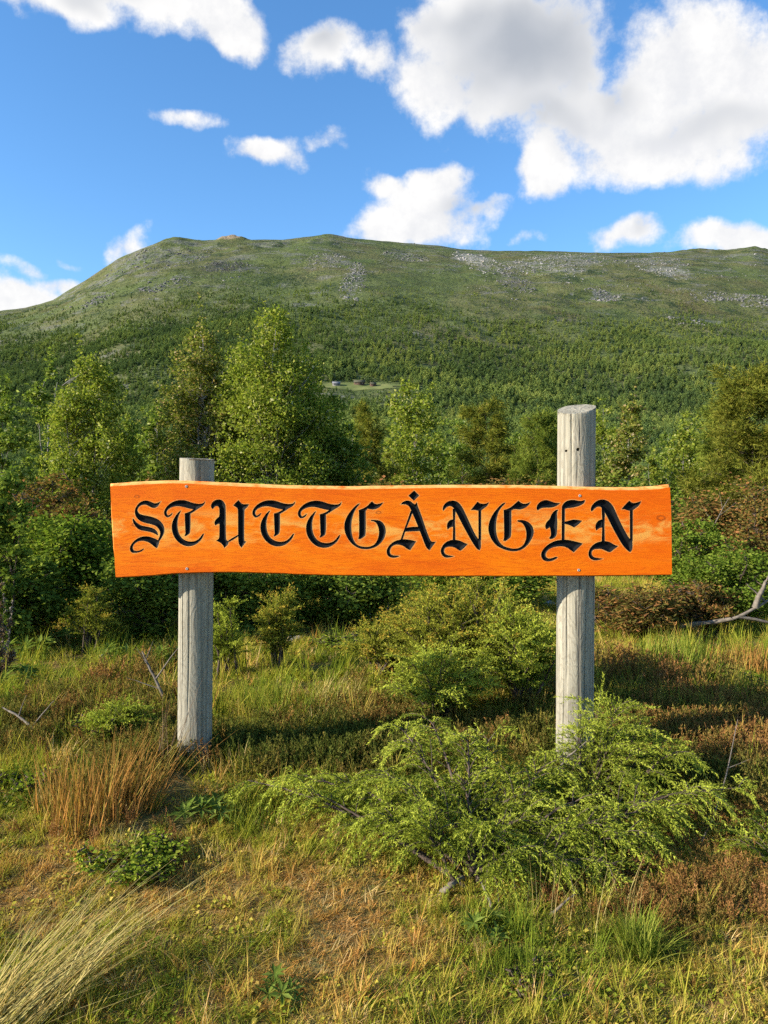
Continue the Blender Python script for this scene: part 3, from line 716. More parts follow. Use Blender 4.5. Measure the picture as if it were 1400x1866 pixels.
GLYPHS = [
 ('S', ZA, [[(465,175),(430,195),(385,205),(340,185),(290,165),(240,165),(190,185),(150,225),(122,275),(118,320),(130,375),(165,420),(210,447),(270,465),(340,480),(400,500),(440,540),(462,590),(455,640),(430,690),(440,715),(480,660),(510,600),(515,545),(500,490),(460,440),(410,405),(350,385),(290,370),(230,360),(180,345),(155,310),(152,285),(165,255),(200,225),(250,215),(285,222),(320,245),(360,262),(400,258),(430,235)],
   [(92,400),(88,430),(105,475),(140,525),(175,553),(230,567),(300,578),(350,590),(395,610),(428,632),(425,600),(400,560),(360,535),(310,520),(250,510),(195,497),(150,470),(115,430)],
   [(447,713),(420,690),(370,668),(310,648),(250,643),(190,655),(135,685),(90,725),(60,770),(50,810),(60,845),(85,865),(110,864),(140,864),(190,854),(225,832),(242,808),(230,810),(190,834),(150,842),(120,840),(95,828),(88,800),(95,765),(120,735),(160,710),(210,702),(260,706),(310,725),(350,755),(390,790),(415,800),(430,770)]]),
 ('T', ZA, T_),
 ('U', ZB, [[(60,278),(38,258),(35,225),(55,185),(90,158),(135,148),(175,155),(205,180),(225,220),(232,265),(232,675),(245,700),(270,715),(265,748),(240,775),(215,797),(195,760),(165,728),(105,700),(135,685),(150,655),(150,475),(120,478),(95,497),(80,465),(95,425),(125,395),(150,378),(150,265),(130,238),(100,235),(78,252)],
   [(255,718),(282,718),(402,645),(402,622),(280,692)],
   [(405,158),(430,190),(460,215),(500,215),(545,212),(520,255),(490,275),(480,300),(478,680),(485,710),(508,712),(480,745),(445,795),(415,760),(400,700),(400,290),(390,260),(335,228),(370,190)]]),
 ('T', ('T', 460.1, 299.2, 1.044, .3, 1.0), T_),
 ('T', ('T', 543.0, 299.2, 1.064, 1.2, 1.02), T_),
 ('G', ZC, [[(855,202),(820,215),(765,265),(705,340),(660,425),(645,505),(655,590),(685,660),(735,730),(790,775),(850,805),(920,817),(990,812),(1060,790),(1120,750),(1170,690),(1198,620),(1203,555),(1185,490),(1145,445),(1095,425),(1005,425),(1010,440),(1045,440),(1085,470),(1108,530),(1115,590),(1105,660),(1080,720),(1040,765),(980,786),(920,788),(860,778),(810,755),(770,700),(748,630),(740,560),(738,480),(750,400),(775,320),(810,260),(840,225)],
   [(840,296),(932,298),(934,620),(910,650),(855,684),(833,675),(848,640),(845,320)],
   [(838,302),(843,290),(900,272),(960,235),(990,200),(1020,175),(1045,205),(1080,215),(1130,205),(1170,188),(1140,230),(1105,260),(1050,283),(990,278),(960,270),(935,302),(900,314)]]),
 ('Å', ZD, [[(478,28),(545,95),(475,165),(403,98)],
   [(297,215),(330,180),(380,163),(430,170),(465,205),(495,215),(515,185),(525,240),(560,320),(600,440),(640,560),(690,690),(710,720),(770,715),(735,760),(685,830),(645,800),(620,740),(590,660),(560,580),(500,430),(450,320),(430,270),(400,225),(350,210)],
   [(434,300),(462,306),(440,370),(400,470),(350,600),(322,695),(293,700),(325,610),(380,460)],
   [(380,520),(565,515),(570,570),(345,580)],
   [(505,712),(430,692),(350,683),(290,688),(220,708),(165,745),(120,800),(108,850),(120,895),(150,922),(200,932),(250,924),(285,908),(240,903),(190,902),(160,883),(150,850),(160,805),(190,770),(230,752),(290,755),(340,775),(385,812),(425,828),(450,790)]]),
 ('N', ZE, [[(60,300),(50,275),(65,225),(110,180),(170,163),(230,170),(280,205),(320,265),(370,370),(420,480),(470,590),(515,665),(535,685),(560,685),(565,800),(545,830),(515,815),(470,755),(410,655),(350,545),(290,430),(245,340),(215,290),(190,250),(150,232),(110,245),(80,275)],
   [(186,270),(224,285),(214,450),(220,540),(220,700),(188,700),(192,540),(193,420)],
   [(197,415),(150,425),(120,455),(107,500),(118,555),(150,520),(197,512)],
   [(385,748),(345,735),(290,705),(230,692),(170,692),(110,712),(60,755),(30,810),(25,855),(45,900),(85,928),(140,928),(205,912),(140,904),(95,890),(70,865),(67,825),(85,795),(120,782),(170,780),(220,795),(260,825),(290,838),(330,805)],
   [(427,292),(470,240),(520,178),(550,205),(600,210),(640,205),(672,185),(650,235),(600,270),(570,295),(520,298),(475,285)],
   [(532,292),(567,295),(566,695),(534,695)]]),
 ('G', ZE, [[(893,190),(850,205),(790,265),(725,345),(680,440),(663,530),(675,610),(710,690),(770,765),(830,800),(910,830),(990,845),(1070,838),(1140,805),(1200,750),(1250,670),(1275,600),(1265,530),(1235,480),(1180,440),(1120,425),(1055,428),(1060,446),(1110,455),(1150,500),(1175,570),(1178,640),(1165,710),(1130,770),(1070,806),(1000,814),(920,796),(860,773),(810,720),(780,650),(765,570),(765,480),(775,400),(800,310),(845,245),(880,215)],
   [(872,292),(972,292),(972,640),(945,670),(895,707),(866,700),(880,660)],
   [(866,290),(920,280),(980,245),(1030,200),(1070,165),(1100,195),(1140,210),(1185,205),(1230,182),(1200,230),(1150,265),(1090,285),(1010,274),(974,297),(940,312),(880,302)]]),
 ('E', ZF, [[(68,268),(52,240),(65,195),(110,155),(165,140),(220,155),(280,178),(340,180),(300,210),(240,232),(180,232),(120,235),(90,250)],
   [(372,200),(400,165),(450,143),(510,140),(560,152),(600,155),(640,140),(635,175),(590,205),(530,225),(470,235),(410,240),(395,255),(362,250),(362,220)],
   [(362,220),(397,215),(392,640),(360,640)],
   [(385,408),(440,395),(500,378),(560,385),(605,395),(570,430),(510,475),(460,445),(385,428)],
   [(318,260),(302,280),(300,340),(305,420),(300,540),(290,580),(255,610),(215,615),(208,600),(230,575),(228,520),(215,470),(175,498),(158,470),(165,430),(190,395),(218,370),(235,315),(265,280),(290,262)],
   [(615,670),(560,655),(500,640),(430,625),(360,625),(290,635),(220,665),(155,715),(115,770),(108,820),(125,860),(165,885),(220,885),(275,865),(310,840),(290,828),(250,847),(200,856),(168,838),(158,805),(175,765),(220,725),(290,705),(370,700),(430,720),(475,755),(505,775),(540,740)]]),
 ('N', ZF, [[(722,280),(710,255),(725,210),(770,160),(830,135),(890,138),(945,170),(985,220),(1020,300),(1060,390),(1110,490),(1160,580),(1190,622),(1215,630),(1220,740),(1190,775),(1155,750),(1100,690),(1040,590),(980,480),(930,380),(885,290),(850,235),(810,215),(765,235),(740,265)],
   [(845,235),(887,265),(876,450),(880,560),(882,675),(845,670),(850,540),(853,400)],
   [(857,375),(805,390),(775,430),(768,470),(780,510),(815,480),(857,472)],
   [(1045,700),(1000,690),(950,655),(890,640),(830,645),(770,665),(715,710),(685,770),(685,820),(710,855),(750,874),(800,872),(860,855),(790,846),(745,836),(720,805),(722,765),(745,740),(800,732),(850,735),(900,760),(945,778),(990,740)],
   [(1085,255),(1130,200),(1180,150),(1215,180),(1260,178),(1325,155),(1300,205),(1250,245),(1215,268),(1170,270),(1120,250)],
   [(1188,262),(1222,266),(1220,640),(1190,632)]]),
]
def smooth_poly(P, it=2):
    """round the traced outline but keep its sharp corners"""
    P = np.array(P, float)
    sharp = None
    for _ in range(it):
        n = len(P); a = P - np.roll(P, 1, 0); b = np.roll(P, -1, 0) - P
        la = np.linalg.norm(a, axis=1); lb = np.linalg.norm(b, axis=1)
        cs = (a * b).sum(1) / (la * lb + 1e-9)
        if sharp is None: sharp = cs < .45
        out = []; os = []
        for i in range(n):
            if sharp[i]: out.append(P[i]); os.append(True)
            else: out.append(P[i] - a[i] * .25); out.append(P[i] + b[i] * .25); os += [False, False]
        P = np.array(out); sharp = np.array(os)
    keep = [0]
    for i in range(1, len(P)):
        if np.linalg.norm(P[i] - P[keep[-1]]) > .25: keep.append(i)
    return P[keep]
def inside(P, X):
    """even-odd test of points X in polygon P"""
    r = np.zeros(len(X), bool); n = len(P)
    for i in range(n):
        a, b = P[i], P[(i + 1) % n]
        c = (a[1] > X[:, 1]) != (b[1] > X[:, 1])
        with np.errstate(divide='ignore', invalid='ignore'):
            r ^= c & (X[:, 0] < (b[0] - a[0]) * (X[:, 1] - a[1]) / (b[1] - a[1]) + a[0])
    return r
def edge_dist(P, X):
    d = np.full(len(X), 1e9); n = len(P)
    for i in range(n):
        a, b = P[i], P[(i + 1) % n]; ab = b - a; L = ab @ ab + 1e-12
        t = np.clip(((X - a) @ ab) / L, 0, 1)
        d = np.minimum(d, np.hypot(*(X - a - t[:, None] * ab).T))
    return d

def board_material():
    m, t, out = material('orange_stained_board')
    geo = t.add('ShaderNodeNewGeometry'); p = geo.outputs['Position']
    sp = t.add('ShaderNodeSeparateXYZ'); t.l.new(p, sp.inputs[0])
    # knots push the grain aside
    q = p; dark = None
    for (kx, ky, s) in ((1205, 944, .050), (1082, 985, .075), (247, 956, .030), (690, 936, .040), (250, 905, .03), (1210, 965, .07), (860, 1000, .05), (500, 1010, .05), (345, 955, .05)):
        c = at(kx, ky, YB)
        dv = t.vec('MULTIPLY', t.vec('SUBTRACT', p, tuple(c)), (.42, 0, 1.0))
        r = t.vec('LENGTH', dv)
        f = t.math('POWER', 2.718, t.math('MULTIPLY', t.math('DIVIDE', r, s), -1.2))
        q = t.vec('ADD', q, t.vec('SCALE', dv, scale=t.math('MULTIPLY', f, 2.6)))
    g1 = t.noise(t.scale3(q, (1.6, 1, 26)), 1.6, 6, .6, .6)
    lines = t.math('SINE', t.math('MULTIPLY', t.math('ADD', t.math('MULTIPLY', g1, 9), t.vec('DOT_PRODUCT', q, (.4, 0, 55))), 6.0))
    fine = t.noise(t.scale3(q, (4, 1, 260)), 2.0, 4, .6)
    lines01 = t.mapr(lines, .2, 1.0)
    blot = t.noise(t.scale3(p, (2.2, 1, 5)), 1.4, 5, .6)
    col = t.ramp(blot, [(.28, (.68, .108, .001)), (.47, (.77, .155, .001)), (.62, (.81, .188, .0012)), (.8, (.82, .222, .002))])
    col = t.mix(t.math('MULTIPLY', lines01, .55), col, C(.52, .072, .0015))
    col = t.mix(t.mapr(fine, .5, .75, 0, .30), col, C(.50, .070, .0015))
    wx = t.noise(t.scale3(p, (1.1, 1, 9)), 2.3, 6, .7, .8)
    col = t.mix(t.mapr(wx, .56, .72, 0, .35), col, C(.80, .28, .015))
    col = t.mix(t.mapr(wx, .46, .32, 0, .40), col, C(.52, .065, .0015))
    col = t.mix(t.mapr(sp.outputs[0], float(at(900, 960, YB)[0]), float(at(1225, 960, YB)[0]), 0, .5), col, C(.72, .105, .001))
    # redder towards the top edge where the stain is thicker
    zt = at(700, 900, YB)[2]; zb = at(700, 940, YB)[2]
    col = t.mix(t.mapr(sp.outputs[2], zb, zt, 0, .35), col, C(.64, .092, .0015))
    # sun-bleached patches between the letters
    z1 = at(700, 963, YB)[2]
    band = t.mapr(t.math('ABSOLUTE', t.math('SUBTRACT', sp.outputs[2], z1)), .11, .02)
    pat = t.math('MULTIPLY', band, t.mapr(t.noise(t.scale3(p, (1.5, 1, 4)), 4.2, 6, .68, .5), .46, .66))
    col = t.mix(t.math('MULTIPLY', pat, .85), col, C(.74, .36, .07))
    # stain chipped off along the carved edges and the arrises
    at_ = t.add('ShaderNodeAttribute', attribute_name='worn')
    wn = t.math('MULTIPLY', at_.outputs['Fac'], t.mapr(t.noise(t.scale3(p, (1, 1, 2)), 16, 5, .7), .28, .60))
    col = t.mix(wn, col, C(.72, .42, .13))
    # knots: dark hearts
    for (kx, ky, s) in ((1205, 944, .010), (247, 956, .008), (250, 905, .006), (690, 934, .006)):
        c = at(kx, ky, YB); r = t.vec('LENGTH', t.vec('MULTIPLY', t.vec('SUBTRACT', p, tuple(c)), (.6, 0, 1.0)))
        ring = t.math('MULTIPLY', t.mapr(t.math('ABSOLUTE', t.math('SUBTRACT', r, s)), s * .55, s * .1), .5)
        col = t.mix(ring, col, C(.12, .022, .004))
    h = t.math('ADD', t.math('MULTIPLY', lines, .10), t.math('MULTIPLY', fine, .5))
    principled(t, out, col, .7, .12, h, .35, .0022)
    return m
def letter_material():
    m, t, out = material('black_letter_paint')
    geo = t.add('ShaderNodeNewGeometry'); p = geo.outputs['Position']
    n = t.noise(t.scale3(p, (1, 1, 3)), 90, 4, .6)
    col = t.ramp(n, [(.35, (.003, .003, .0035)), (.68, (.006, .0065, .008)), (.85, (.016, .016, .018))])
    principled(t, out, col, .75, .14, n, .4, .002)
    return m
M_POST = None
def post_material(name, seed):
    m, t, out = material(name)
    tc = t.add('ShaderNodeTexCoord'); p = tc.outputs['Object']; o = t.vec('ADD', p, (seed * 3.1, seed * 1.7, seed))
    dn = t.noise(t.scale3(o, (3.2, 3.2, 1.1)), 2.2, 4, .5)
    g = t.math('SINE', t.math('MULTIPLY', t.math('ADD', dn, t.math('MULTIPLY', t.noise(t.scale3(o, (30, 30, 1.2)), 1.0, 3, .5), .14)), 120.0))
    fib = t.noise(t.scale3(o, (75, 75, 1.1)), 1.0, 4, .6)
    blot = t.noise(t.scale3(o, (5, 5, 1.6)), 2.0, 5, .65)
    crk = t.mapr(t.noise(t.scale3(o, (30, 30, .7)), 1.0, 4, .6, .2), .62, .66)
    col = t.ramp(blot, [(.3, (.215, .195, .145)), (.5, (.28, .255, .19)), (.7, (.34, .305, .23))])
    col = t.mix(t.mapr(g, .35, 1.0, 0, .42), col, C(.15, .125, .085))
    col = t.mix(t.mapr(fib, .46, .66, 0, .62), col, C(.12, .11, .085))
    col = t.mix(t.mapr(t.noise(t.scale3(o, (9, 9, 1)), 2.0, 4, .6), .58, .75, 0, .35), col, C(.235, .255, .20))
    spz = t.add('ShaderNodeSeparateXYZ'); t.l.new(p, spz.inputs[0])
    col = t.mix(t.mapr(t.math('ADD', spz.outputs[2], t.math('MULTIPLY', blot, .25)), .30, .10, 0, .5), col, C(.10, .10, .06))
    vk = t.add('ShaderNodeTexVoronoi'); t.put(vk.inputs['Vector'], t.scale3(o, (9, 9, 3.2))); vk.inputs['Scale'].default_value = 1.0
    col = t.mix(t.mapr(vk.outputs['Distance'], .13, .06, 0, .75), col, C(.09, .07, .05))
    col = t.mix(t.math('MULTIPLY', crk, .85), col, C(.055, .048, .04))
    h = t.math('SUBTRACT', t.math('ADD', t.math('MULTIPLY', fib, .7), t.math('MULTIPLY', g, .10)), t.math('MULTIPLY', crk, 1.5))
    principled(t, out, col, .85, .2, h, .6, .004)
    return m

def build_sign():
    root = empty('carved_sign', (0, YB, float(gh(0, YB))))
    tag(root, 'long orange wooden sign with carved black letters on two grey posts', 'sign')
    bpy.context.view_layer.update()
    O = np.array(root.location)
    # ---- glyph outlines in photograph pixels
    polys = []; letters = []
    for gi, (ch, Z, strokes) in enumerate(GLYPHS):
        mine = []
        for s in strokes:
            if Z[0] == 'T':
                q = zoomed(s, *ZA); q = [(Z[1] + (x - Z[2]) * Z[3], 912 + (y - 912) * Z[5] + Z[4]) for x, y in q]
            else: q = zoomed(s, *Z)
            q = smooth_poly(q); q2 = np.roll(q, -1, 0) - np.roll(q, 1, 0); nn = np.stack([q2[:, 1], -q2[:, 0]], 1); nn /= np.linalg.norm(nn, axis=1)[:, None] + 1e-9
            ar = (q[:, 0] * np.roll(q[:, 1], -1) - np.roll(q[:, 0], -1) * q[:, 1]).sum()
            mine.append(q + nn * (.35 if ar > 0 else -.35))
        letters.append(mine)
    # ---- board outline (front face) and silhouette
    top = [(201, 886), (240, 884), (290, 881), (340, 881), (390, 884), (430, 886), (500, 889), (560, 891), (640, 892), (720, 890), (800, 889), (900, 889), (1020, 891), (1100, 893), (1160, 893), (1200, 891), (1221, 888)]
    topo = [(199, 881), (240, 878), (290, 875.5), (340, 875.5), (390, 878), (430, 880), (500, 883), (560, 885), (640, 886), (720, 884.5), (800, 883.5), (900, 883.5), (1020, 885.5), (1100, 887.5), (1160, 887.5), (1200, 885), (1222, 882.5)]
    right = [(1223, 930), (1224, 990)]; righto = [(1224, 930), (1225.5, 990)]
    bot = [(1224.5, 1046.5), (1100, 1048), (1000, 1048.5), (900, 1048.5), (800, 1048.5), (700, 1048), (600, 1047), (550, 1045.5), (500, 1043.5), (430, 1041.5), (370, 1042), (320, 1044), (280, 1047), (240, 1050), (211, 1051.5)]
    boto = [(1226, 1049), (1100, 1051), (1000, 1051.5), (900, 1051.5), (800, 1051.5), (700, 1051), (600, 1050), (550, 1048.5), (500, 1046.5), (430, 1044.5), (370, 1045), (320, 1047), (280, 1050), (240, 1052.5), (210, 1053.5)]
    left = [(208, 1000), (204.5, 940)]; lefto = [(206.5, 1000), (203, 940)]
    fr = np.array(top + right + bot + left, float); so = np.array(topo + righto + boto + lefto, float)
    dep = np.array([.020] * len(top) + [.004] * 2 + [.030] * len(bot) + [.004] * 2)
    def dens(P, k=6):
        n = len(P); t = np.arange(n * k) / k; i = t.astype(int); f = (t - i)[:, None]
        if P.ndim == 1: return P[i % n] * (1 - f[:, 0]) + P[(i + 1) % n] * f[:, 0]
        return P[i % n] * (1 - f) + P[(i + 1) % n] * f
    fr = dens(fr); so = dens(so); dep = dens(dep)
    rng = np.random.default_rng(3)
    wob = fbm(np.arange(len(fr)) * .35, np.zeros(len(fr)), 71, 3)[:, None] * .55
    fr = fr + wob; so = so + wob * .8
    # ---- one constrained triangulation for the board face and all letters
    pts = []; edges = []
    def loop(P):
        b = len(pts); pts.extend(map(tuple, P)); edges.extend((b + i, b + (i + 1) % len(P)) for i in range(len(P)))
    loop(fr)
    allp = [p for L in letters for p in L]
    for p in allp: loop(p)
    grid = []
    for L in letters:
        A = np.concatenate(L); lo = A.min(0) - 5; hi = A.max(0) + 5
        gx, gy = np.meshgrid(np.arange(lo[0], hi[0], 1.25), np.arange(lo[1], hi[1], 1.25)); X = np.stack([gx.ravel(), gy.ravel()], 1)
        X = X + rng.uniform(-.12, .12, X.shape)
        k = np.zeros(len(X), bool); near = np.zeros(len(X), bool); e = np.full(len(X), 1e9)
        for p in L: k |= inside(p, X); e = np.minimum(e, edge_dist(p, X))
        grid.append(X[k & (e > .45)])
        ring = X[~k & (e > 1.2) & (e < 2.6)]; grid.append(ring)
    G = np.concatenate(grid); pts.extend(map(tuple, G))
    vo, eo, fo, *_ = delaunay_2d_cdt([Vector(p) for p in pts], edges, [], 1, 1e-4)
    vo = np.array([tuple(v) for v in vo]); fo = np.array([tuple(f) for f in fo if len(f) == 3])
    cen = vo[fo].mean(1)
    inb = inside(fr, cen); owner = np.full(len(fo), -1)
    for li, L in enumerate(letters):
        A = np.concatenate(L); lo = A.min(0); hi = A.max(0)
        c = np.where(((cen > lo) & (cen < hi)).all(1))[0]
        k = np.zeros(len(c), bool)
        for p in L: k |= inside(p, cen[c])
        owner[c[k]] = li
    mb = board_material(); ml = letter_material()
    W3 = np.array([at(x, y, YB) for x, y in vo]) - O
    # board: front, waney chamfer, edges, back
    acc = Acc(); tri = fo[inb & (owner < 0)]
    # orientation: faces look towards -Y
    def face_front(V, T):
        n = np.cross(V[T[:, 1]] - V[T[:, 0]], V[T[:, 2]] - V[T[:, 0]]); f = n[:, 1] > 0
        T = T.copy(); T[f] = T[f][:, ::-1]; return T
    used = np.unique(tri); remap = -np.ones(len(vo), int); remap[used] = np.arange(len(used))
    Vf = W3[used]; acc.add(Vf, face_front(Vf, remap[tri]))
    worn = [np.zeros(len(used))]
    e = np.full(len(used), 1e9)
    for p in allp: e = np.minimum(e, edge_dist(p, vo[used]))
    worn[0] = np.where(e < .3, 1.0, 0.0) * .8
    n = len(fr)
    a3 = np.array([at(x, y, YB) for x, y in fr]) - O; b3 = np.array([at(x, y, YB) for x, y in so]) - O
    b3[:, 1] += dep + .003 * fbm(np.arange(n) * .5, np.ones(n), 8, 2); c3 = b3.copy(); c3[:, 1] = .052
    i = np.arange(n); j = (i + 1) % n
    acc.add(np.concatenate([a3, b3]), np.stack([i, i + n, j + n, j], 1)); 
    topk = np.arange(n) < len(top) * 6
    worn.append(np.concatenate([np.where(topk, .75, .25), np.where(topk, 1.0, .2)]))
    acc.add(np.concatenate([b3, c3]), np.stack([i, i + n, j + n, j], 1)); worn.append(np.concatenate([np.where(topk, .9, .1)] * 2))
    mid = c3.mean(0); acc.add(np.concatenate([c3, [mid]]), np.stack([i, np.full(n, n), j], 1)); worn.append(np.zeros(n + 1))
    V, T = acc.arrays(); me = raw_mesh('board', V, T, mb)
    att = me.attributes.new('worn', 'FLOAT', 'POINT'); att.data.foreach_set('value', np.concatenate(worn).astype(np.float32))
    board = obj('board', me, root); board['label'] = 'orange stained plank carved with the word STUTTGÅNGEN'
    # letters: V-cut recesses
    for li, L in enumerate(letters):
        tri = fo[owner == li]; used = np.unique(tri); remap = -np.ones(len(vo), int); remap[used] = np.arange(len(used))
        X = vo[used]; d = np.zeros(len(X))
        for p in L:
            k = inside(p, X); dd = edge_dist(p, X); d = np.maximum(d, np.where(k & (dd > .02), dd, 0))
        V = W3[used].copy(); V[:, 1] += np.minimum(d * .0025 * .85, .011)
        o = obj('letter', raw_mesh('letter', V, face_front(V, remap[tri]), ml, False), board)
        o['label'] = 'carved black blackletter capital ' + GLYPHS[li][0]
    # screws
    ms = simple_mat('zinc_screw', (.22, .21, .19), (.40, .38, .35), 200, .6)
    for px, py in ((340, 886.5), (341, 1036.5), (1057, 903.5), (1055, 1039)):
        c = at(px, py, YB) - O; a = Acc(); k = 14; th = np.linspace(0, 2 * np.pi, k, endpoint=False)
        rings = []
        for r, y in ((.0066, .0004), (.0062, -.0012), (.0045, -.0018), (.0018, -.0018), (.0014, .001)):
            rings.append(np.stack([c[0] + r * np.cos(th), np.full(k, y), c[2] + r * np.sin(th)], 1))
        V = np.concatenate(rings); q = []
        for s in range(4):
            for z in range(k): q.append((s * k + z, s * k + (z + 1) % k, (s + 1) * k + (z + 1) % k, (s + 1) * k + z))
        a.add(V, np.array(q)[:, ::-1]); a.add(V[-k:], [(0, z + 1, z) for z in range(1, k - 1)])
        acc_obj('screw', a, ms, board)
    # posts
    def post(cx_top, y_top, cx_bot, y_bot, wpx, cut, seed, mat, holes=()):
        rad = wpx / F * (YB + .052 + .08) / 2; Yc = YB + .053 + rad
        pt = at(cx_top, y_top, Yc); pb = at(cx_bot, y_bot, Yc); pb = pb + (pb - pt) * .25
        H = pt[2] - pb[2]
        th = np.sort(np.concatenate([np.linspace(-180, 180, 72, endpoint=False), np.linspace(-150, -30, 150)])) * math.pi / 180
        zs = np.linspace(0, H + .08, 120)
        hz = []
        for (hx, hy, hr) in holes:
            p = at(hx, hy, Yc - rad); hz.append((p[0], p[2] - pb[2], hr)); zs = np.concatenate([zs, p[2] - pb[2] + np.linspace(-.014, .014, 24)])
        zs = np.unique(zs)
        TH, Z = np.meshgrid(th, zs, indexing='ij')
        ang = TH
        r = rad * (1 + .04 * fbm(np.cos(ang) * 1.5 + 3 * seed, Z * .8 + np.sin(ang) * 1.5, seed, 3))
        # drying cracks run up the post
        rng = np.random.default_rng(seed)
        for q in range(9):
            a0 = R(rng.uniform(-170, -10)); z0 = rng.uniform(.1, H); L = rng.uniform(.15, .55); ww = rng.uniform(.02, .04)
            dx = (ang - a0 - .04 * np.sin(Z * 5 + q)) / ww
            r = r - .006 * np.exp(-dx ** 2) * np.exp(-((Z - z0) / L) ** 4)
        X = r * np.cos(TH); Yv = r * np.sin(TH)
        # the sawn top: slanted towards the viewer / nearly level
        f = (Z / (H + .08)); tt = Z / H
        ctr = pb[None, None, :] + (pt - pb)[None, None, :] * tt[..., None]
        lim = H + cut[0] * X / rad + cut[1] * Yv / rad + .002 * fbm(X * 60, Yv * 60, seed + 5, 2)
        Zc = np.minimum(Z, lim)
        Px = ctr[..., 0] + X; Py = ctr[..., 1] + Yv; Pz = pb[2] + Zc
        for (hx, hz_, hr) in hz:
            dd = np.hypot(Px - hx, (Z - hz_)); m_ = (dd < hr) & (TH < 0) & (TH > -math.pi)
            Py = Py + np.where(m_, .035, 0)
        V = np.stack([Px, Py, Pz], -1); n, k = TH.shape
        ii = np.arange(n)[:, None] * k; i2 = ((np.arange(n) + 1) % n)[:, None] * k; jj = np.arange(k - 1)[None]
        Q = np.stack([ii + jj, i2 + jj, i2 + jj + 1, ii + jj + 1], -1).reshape(-1, 4)
        acc = Acc(); acc.add(V.reshape(-1, 3) - O, Q)
        rim = V[:, -1]; c = rim.mean(0); rr_ = [rim - O]
        for s_ in (.8, .55, .3):
            q = c + (rim - c) * s_; q[:, 2] += .0025 * fbm(q[:, 0] * 90, q[:, 1] * 90, seed + 9, 2) ; rr_.append(q - O)
        VV = np.concatenate(rr_ + [[c - O]]); fc = []
        for s_ in range(3):
            for z in range(n): fc += [(s_ * n + z, s_ * n + (z + 1) % n, (s_ + 1) * n + (z + 1) % n), (s_ * n + z, (s_ + 1) * n + (z + 1) % n, (s_ + 1) * n + z)]
        for z in range(n): fc.append((3 * n + z, 3 * n + (z + 1) % n, 4 * n))
        acc.add(VV, np.array(fc))
        o = acc_obj('post', acc, mat, root, True)
        for pl in o.data.polygons: pass
        return o
    p1 = post(359.5, 836, 355, 1386, 62, (-.004, .004), 3, post_material('weathered_post_left', 1))
    p1['label'] = 'shorter grey round post with level sawn top'
    p2 = post(1051, 745, 1046.5, 1405, 68, (.014, .027), 8, post_material('weathered_post_right', 2), ((1035, 821, .0055), (1054, 819, .0075)))
    p2['label'] = 'taller cracked grey post with slanted top and two drilled holes'
    return root
build_sign()

# ------------------------------------------------------------------ foliage and bark materials
M_BIRCH = leaf_mat('birch_leaves', [(.0, (.080, .118, .020)), (.45, (.140, .182, .028)), (.8, (.20, .225, .042)), (.93, (.19, .20, .055)), (1., (.38, .38, .22))], .42)  # palest stop imitates glints of light on the leaves
M_BIRCH_D = leaf_mat('birch_leaves_deep', [(.0, (.064, .104, .022)), (.5, (.110, .158, .030)), (.92, (.165, .20, .040)), (1., (.30, .32, .18))], .42)  # pale end of the ramp stands in for leaf glints
M_BIRCH_R = leaf_mat('birch_leaves_turning', [(.0, (.070, .095, .022)), (.5, (.125, .150, .032)), (.82, (.18, .18, .05)), (.94, (.27, .19, .10)), (1., (.42, .38, .27))], .38)  # turning tones; the palest stop is a painted leaf glint
M_PINE = leaf_mat('pine_needles', [(.0, (.065, .085, .016)), (.5, (.115, .130, .022)), (.94, (.17, .17, .032)), (1., (.21, .16, .045))], .25)
M_PINE_G = leaf_mat('pine_needles_green', [(.0, (.060, .092, .018)), (.5, (.105, .140, .024)), (1., (.16, .18, .034))], .25)
M_WILLOW = leaf_mat('willow_leaves', [(.0, (.050, .085, .014)), (.5, (.095, .145, .020)), (1., (.155, .19, .035))], .35)
M_WILLOW_D = leaf_mat('willow_leaves_dark', [(.0, (.055, .090, .018)), (.5, (.098, .142, .026)), (1., (.15, .19, .036))], .3)
M_HEATHR = leaf_mat('dwarf_birch_leaves', [(.0, (.055, .060, .018)), (.4, (.105, .095, .028)), (.75, (.165, .095, .035)), (1., (.22, .10, .045))], .3)
M_TWIGP = leaf_mat('purple_seed_grass', [(.0, (.055, .040, .030)), (.5, (.11, .075, .06)), (.9, (.17, .12, .09)), (1., (.10, .11, .03))], .25)
M_JUN = leaf_mat('juniper_needles', [(.0, (.040, .060, .012)), (.35, (.095, .120, .018)), (.65, (.180, .220, .030)), (1., (.315, .355, .060))], .22, age_shade=True)  # dark stops: older needles plus painted shade of the hollows
M_JUN_Y = leaf_mat('juniper_needles_yellow', [(.0, (.045, .055, .012)), (.35, (.10, .112, .018)), (.65, (.165, .185, .028)), (.92, (.255, .260, .045)), (1., (.30, .21, .04))], .22, age_shade=True)  # dark stops also carry painted shade inside the bush
M_LUPIN = leaf_mat('lupin_leaflets', [(.0, (.060, .095, .020)), (.5, (.095, .140, .026)), (1., (.15, .19, .045))], .3)
M_SPROUT = leaf_mat('bilberry_leaves', [(.0, (.075, .12, .015)), (.5, (.13, .18, .022)), (1., (.22, .25, .04))], .35)
M_BARK = simple_mat('birch_bark', (.10, .085, .07), (.34, .31, .27), 9, .8, .3, .01, (1, 1, .5))
M_BARK_D = simple_mat('brown_bark', (.045, .032, .024), (.12, .085, .06), 20, .9, .5, .01)
M_DEAD = simple_mat('silvery_deadwood', (.075, .060, .046), (.21, .175, .135), 30, .9, .5, .005, (1, 1, 1))
M_ROCK = simple_mat('lichen_rock', (.22, .21, .20), (.50, .48, .46), 9, .9, .6, .02)
M_STRAW = leaf_mat('straw_blades', [(.0, (.20, .15, .06)), (.4, (.30, .24, .10)), (.75, (.36, .31, .15)), (1., (.24, .24, .06))], .25)
